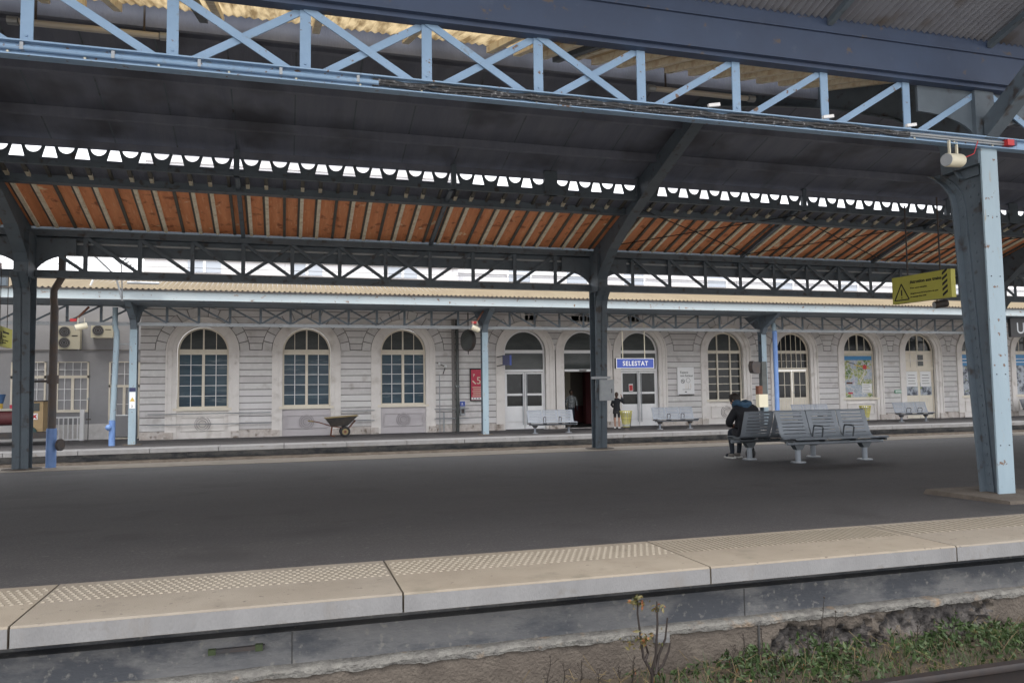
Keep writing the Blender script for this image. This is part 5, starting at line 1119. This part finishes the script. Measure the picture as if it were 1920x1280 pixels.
# --- standing people
def stand(loc, ang, hgt, top, bottom, legs, skinm, hairm, label, arms, longh=False, shorts=None, name='person'):
    s = hgt/1.70; L = V(loc); ca, sa = math.cos(ang), math.sin(ang)
    def T(x, y, z): return L+V((x*ca-y*sa, x*sa+y*ca, z))*s if False else L+V(((x*ca-y*sa)*s, (x*sa+y*ca)*s, z*s))
    t = thing('person', label, 'person', loc)
    J = {'pel': (T(0, 0, .93), (.125*s, .10*s)), 'w': (T(0, 0, 1.08), (.115*s, .085*s)), 'ch': (T(0, .0, 1.28), (.15*s, .10*s)), 'nk': (T(0, 0, 1.45), .048*s), 'hd': (T(0, .02, 1.54), .06*s)}
    E = [('pel', 'w'), ('w', 'ch'), ('ch', 'nk'), ('nk', 'hd')]
    for q, n in ((-1, 'L'), (1, 'R')):
        J.update({n+'hp': (T(q*.085, 0, .86), .085*s), n+'kn': (T(q*.095, .02, .47), .056*s), n+'cf': (T(q*.10, -.015, .33), .052*s), n+'an': (T(q*.10, -.02*q, .08), .034*s), n+'to': (T(q*.12, .14, .03), .032*s), n+'sh': (T(q*.175, 0, 1.36), .055*s)})
        el, wr, hd = arms[0 if q < 0 else 1]
        J.update({n+'el': (T(*el), .042*s), n+'wr': (T(*wr), .028*s)})
        E += [('pel', n+'hp'), (n+'hp', n+'kn'), (n+'kn', n+'cf'), (n+'cf', n+'an'), (n+'an', n+'to'), ('ch', n+'sh'), (n+'sh', n+'el'), (n+'el', n+'wr')]
        d = T(*hd)-T(0, 0, 0); hand(J, E, J[n+'wr'][0], d, V((0, 0, 1)).cross(d) if abs(d.normalized().z) < .8 else (0, 1, 0), n+'wr', s)
    skin('body', J, E, [skinm, top, bottom, legs], lambda p: 3 if (p-L).z < .50*s else 0 if False else (3 if (p-L).z < .52*s else (2 if (p-L).z < .98*s else (1 if (p-L).z < 1.44*s else 0))), t, root='pel')
    m = MB(); n = 18; pr = [(.70, .20, .15), (.85, .19, .145), (1.0, .155, .12), (1.12, .15, .115), (1.3, .185, .125), (1.40, .16, .10), (1.45, .08, .07)] if shorts else [(.88, .175, .125), (1.0, .165, .12), (1.2, .175, .125), (1.34, .19, .125), (1.41, .15, .10), (1.455, .075, .07)]
    for zz, rx, ry in pr:
        for i in range(n): a = 2*math.pi*i/n; m.v.append(tuple(T(rx*math.cos(a)*(1+.03*math.sin(5*a)), ry*math.sin(a), zz)))
    for j in range(len(pr)-1):
        for i in range(n): m.f.append((j*n+i, j*n+(i+1) % n, (j+1)*n+(i+1) % n, (j+1)*n+i)); m.mi.append(m.m(shorts if shorts and j == 0 else top))
    put(m, 'top', t, True)
    m = MB()
    for q in (-1, 1):
        el, wr, hd = arms[0 if q < 0 else 1]; P0 = T(q*.17, 0, 1.36); P1 = T(*el); P2 = T(*wr); m.tube([P0, P0.lerp(P1, .5), P1]+([P1.lerp(P2, .5), P2] if shorts else []), [.068*s, .058*s, .054*s]+([.048*s, .042*s] if shorts else []), top, 10)
    put(m, 'sleeves', t, True)
    f = T(0, 1, 0)-T(0, 0, 0); head(t, T(0, .03, 1.60), f, s, skinm, hairm, long=longh)
    for q in (-1, 1): m = MB(); c = T(q*.11, .05, .04); m.tube([T(q*.10, -.07, .045), T(q*.11, .05, .045), T(q*.12, .18, .03)], [.04*s, .045*s, .03*s], 'white' if shorts else 'shoe', 8); put(m, 'shoe', t, True)
    return t
stand((13.62, 30.75, ZC), R(-35), 1.52, 'coat', 'black', 'skin', 'skin', 'hair_brown', 'young person in black jacket and short skirt, bare legs, beside the litter bin', [((-.26, .05, 1.12), (-.22, .22, 1.02), (0, 1, -.2)), ((.30, .12, 1.22), (.20, .22, 1.48), (-.2, .1, 1))], True, 'black')
stand((12.62, 33.6, ZC), R(175), 1.66, 'grey_tee', 'jeans', 'jeans', 'skin_dark', 'hair_dark', 'person in printed grey t-shirt standing inside the open doorway', [((-.27, 0, 1.10), (-.27, .06, .86), (0, .2, -1)), ((.27, 0, 1.10), (.26, .06, .86), (0, .2, -1))])
# seated person on the far right bench
X, Yp = 36.55, 31.0; g0 = ZC; sz = ZC+.43
t = thing('person', 'person in black coat sitting hunched on the far bench at the right edge', 'person', (X, Yp, g0))
J = {'pel': (V((X, Yp, sz+.10)), (.15, .13)), 'sp': (V((X, Yp-.08, sz+.32)), (.16, .12)), 'ch': (V((X, Yp-.16, sz+.48)), (.16, .11)), 'nk': (V((X, Yp-.24, sz+.60)), .05), 'hd': (V((X, Yp-.30, sz+.66)), .06)}
E = [('pel', 'sp'), ('sp', 'ch'), ('ch', 'nk'), ('nk', 'hd')]
for s, n in ((-1, 'L'), (1, 'R')):
    J.update({n+'hp': (V((X+s*.09, Yp-.08, sz+.08)), .085), n+'kn': (V((X+s*.11, Yp-.48, sz+.06)), .06), n+'an': (V((X+s*.11, Yp-.48, g0+.08)), .04), n+'to': (V((X+s*.12, Yp-.62, g0+.03)), .033), n+'sh': (V((X+s*.19, Yp-.16, sz+.50)), .06), n+'el': (V((X+s*.24, Yp-.26, sz+.24)), .045), n+'wr': (V((X+s*.08, Yp-.46, sz+.18)), .03)})
    E += [('pel', n+'hp'), (n+'hp', n+'kn'), (n+'kn', n+'an'), (n+'an', n+'to'), ('ch', n+'sh'), (n+'sh', n+'el'), (n+'el', n+'wr')]; hand(J, E, J[n+'wr'][0], (-s*.4, -.6, -.2), (0, .2, 1), n+'wr')
skin('body', J, E, ['navy_cloth'], lambda p: 0, t, root='pel')
JC = {'a': (V((X, Yp, sz+.03)), (.2, .16)), 'b': (V((X, Yp-.06, sz+.26)), (.2, .16)), 'c': (V((X, Yp-.14, sz+.47)), (.2, .14)), 'd': (V((X, Yp-.22, sz+.58)), (.1, .09))}; EC = [('a', 'b'), ('b', 'c'), ('c', 'd')]
for s, n in ((-1, 'L'), (1, 'R')): JC.update({n+'1': (V((X+s*.2, Yp-.15, sz+.49)), .09), n+'2': (V((X+s*.26, Yp-.25, sz+.24)), .075), n+'3': (V((X+s*.11, Yp-.44, sz+.18)), .05)}); EC += [('c', n+'1'), (n+'1', n+'2'), (n+'2', n+'3')]
skin('coat', JC, EC, ['coat'], lambda p: 0, t, root='a')
head(t, (X+.02, Yp-.30, sz+.70), (.2, -.9, -.4), 1.0, 'skin', 'hair_dark')
# ================================================================ vegetation at the wall foot
random.seed(11)
def leafq(m, c, r, mt):
    a = Vector((random.gauss(0, 1), random.gauss(0, 1), random.gauss(0, .6))).normalized(); b = a.orthogonal().normalized(); b = (b*math.cos(random.random()*6)+a.cross(b)*math.sin(random.random()*6)); c = Vector(c)
    w = a.cross(b).normalized()
    m.poly([c-b*r, c-w*r*.45+a*r*.12, c+b*r, c+w*r*.45+a*r*.12], mt)
m = MB()
def dens(x):
    return max(0, min(1, (x-1.9)/1.3))
for i in range(12500):
    x = random.uniform(1.3, 7.5); y = 4.68-abs(random.gauss(0, .32))
    if y < 3.86: continue
    if random.random() > dens(x)*(.42+.6*nz(x*1.2, y*2)): continue
    hmax = (.07+.08*nz(x*1.5, 3)+.055*nz(x*5, y*3))*dens(x)*(1.0 if y > 4.1 else .6)
    z = tbz(x, y)+.01+max(.0, hmax)*random.random()**.8
    leafq(m, (x, y, z), random.uniform(.012, .032), 'leaf' if random.random() < .975 else 'leaf_rusty')
for i in range(1800):
    x = random.uniform(1.2, 7.5); y = random.uniform(3.9, 4.58)
    if random.random() > dens(x)+.1: continue
    z = tbz(x, y); h = random.uniform(.05, .15); dx, dy = random.gauss(0, .05), random.gauss(0, .04); w = .0025
    m.poly([(x-w, y, z), (x+w, y, z), (x+dx*.5+w*.7, y+dy*.5, z+h*.6), (x+dx*.5-w*.7, y+dy*.5, z+h*.6)], 'leaf'); m.poly([(x+dx*.5-w*.7, y+dy*.5, z+h*.6), (x+dx*.5+w*.7, y+dy*.5, z+h*.6), (x+dx, y+dy, z+h)], 'leaf' if i % 4 else 'dry_grass')
for i in range(420):      # dead stems and litter
    x = random.uniform(1.0, 7.5); y = random.uniform(3.95, 4.66); z = tbz(x, y); a = Vector((x, y, z+random.uniform(0, .05))); b = a+Vector((random.gauss(0, .07), random.gauss(0, .04), random.uniform(0, .12))); m.bar(a, b, .003, .002, 'dry_grass')
for i in range(900):
    x = random.uniform(-1, 7.5); y = random.uniform(3.95, 4.68); leafq(m, (x, y, tbz(x, y)+.008), random.uniform(.006, .018), 'dry_grass' if random.random() < .7 else 'leaf_rusty')
o = m.build('weeds', None, False, None, False); o['kind'] = 'stuff'; o['label'] = 'low green weeds and grass growing along the foot of the old wall'; o['category'] = 'weeds'
# sapling with bare shoots
t = thing('sapling', 'bare branching sapling with rusty leaf tufts in front of the platform wall', 'plant', (2.12, 4.35, -.70)); m = MB(); b = V((2.12, 4.35, -.70))
def w2(px_, py_):  # picture-plane offsets measured on the plant, metres at its own distance
    return V((2.12+(px_-1252)*.00335, 4.35, -.50+(1252-py_)*.00312))
br = [[(1252, 1300), (1250, 1262), (1236, 1232), (1233, 1205), (1228, 1150), (1227, 1120)], [(1252, 1265), (1256, 1230), (1262, 1170), (1266, 1130)], [(1254, 1262), (1268, 1232), (1278, 1200), (1283, 1160)], [(1253, 1268), (1272, 1250), (1282, 1225), (1286, 1208)], [(1236, 1238), (1244, 1225), (1238, 1208)]]
for k, P_ in enumerate(br):
    pts = [w2(*p)+V((random.gauss(0, .003), random.gauss(0, .012), 0)) for p in P_]; m.tube(pts, [.0105-.006*i/(len(pts)-1) for i in range(len(pts))], 'stem', 6)
put(m, 'stem', t, True); m = MB()
for (px_, py_, n_, s_) in ((1227, 1130, 26, .024), (1226, 1118, 12, .015), (1263, 1145, 20, .022), (1231, 1200, 46, .045), (1272, 1140, 6, .012), (1240, 1195, 14, .03)):
    for i in range(n_): c = w2(px_, py_)+V((random.gauss(0, s_), random.gauss(0, s_*.7), random.gauss(0, s_*.55))); leafq(m, c, random.uniform(.012, .024), 'leaf_rusty')
put(m, 'leaves', t)
# dry stalks
stalks = [(1012, 1205, -.2), (1045, 1218, .1), (1075, 1213, 0), (1104, 1228, -.1), (1172, 1206, .12), (1148, 1222, .3), (1352, 1185, -.06), (1376, 1165, .25), (1408, 1155, .2), (1432, 1195, .12), (1457, 1200, -.2), (1517, 1100, -.02), (1492, 1142, .1), (1536, 1125, -.15), (1690, 1150, .1)]
names = ['leftmost', 'second', 'third', 'fourth', 'fifth', 'sixth', 'seventh', 'eighth', 'ninth', 'tenth', 'eleventh', 'twelfth and tallest', 'thirteenth', 'fourteenth', 'rightmost']
order = sorted(range(len(stalks)), key=lambda i: stalks[i][0]); q = U_ = None
for r_, i in enumerate(order):
    px_, py_, tl = stalks[i]; dy = 4.50; th = math.atan((px_-960)/1459.6)+YAW; x = math.tan(th)*dy
    el = -((py_-(733-(px_-535)*.0137))/1459.6)*(dy*math.cos(YAW)+x*math.sin(YAW)); zt = 1.15+el; zb = tbz(x, dy); h = zt-zb
    m = MB(); P_ = [(x-tl*.1*k/5+.006*math.sin(k*2+i), dy-.01*k, zb+h*k/5) for k in range(6)]; m.tube(P_, [.005, .0044, .0038, .003, .0024, .0016], 'dry', 5)
    for k in range(7):
        a = Vector(P_[2+(k % 3)]); b = a+Vector((random.gauss(0, .03), random.gauss(0, .02), random.uniform(.02, .05))); m.tube([a, b], .0016, 'dry', 4); m.ball(tuple(b), .004, 'dry', 3)
    m.ball(P_[-1], .007, 'dry', 4)
    solo(m, 'dry_stalk', 'thin dry weed stalk in front of the wall, the %s from the left' % names[r_], 'stalk', loc=(x, dy, zb), group='dry stalks by the wall')
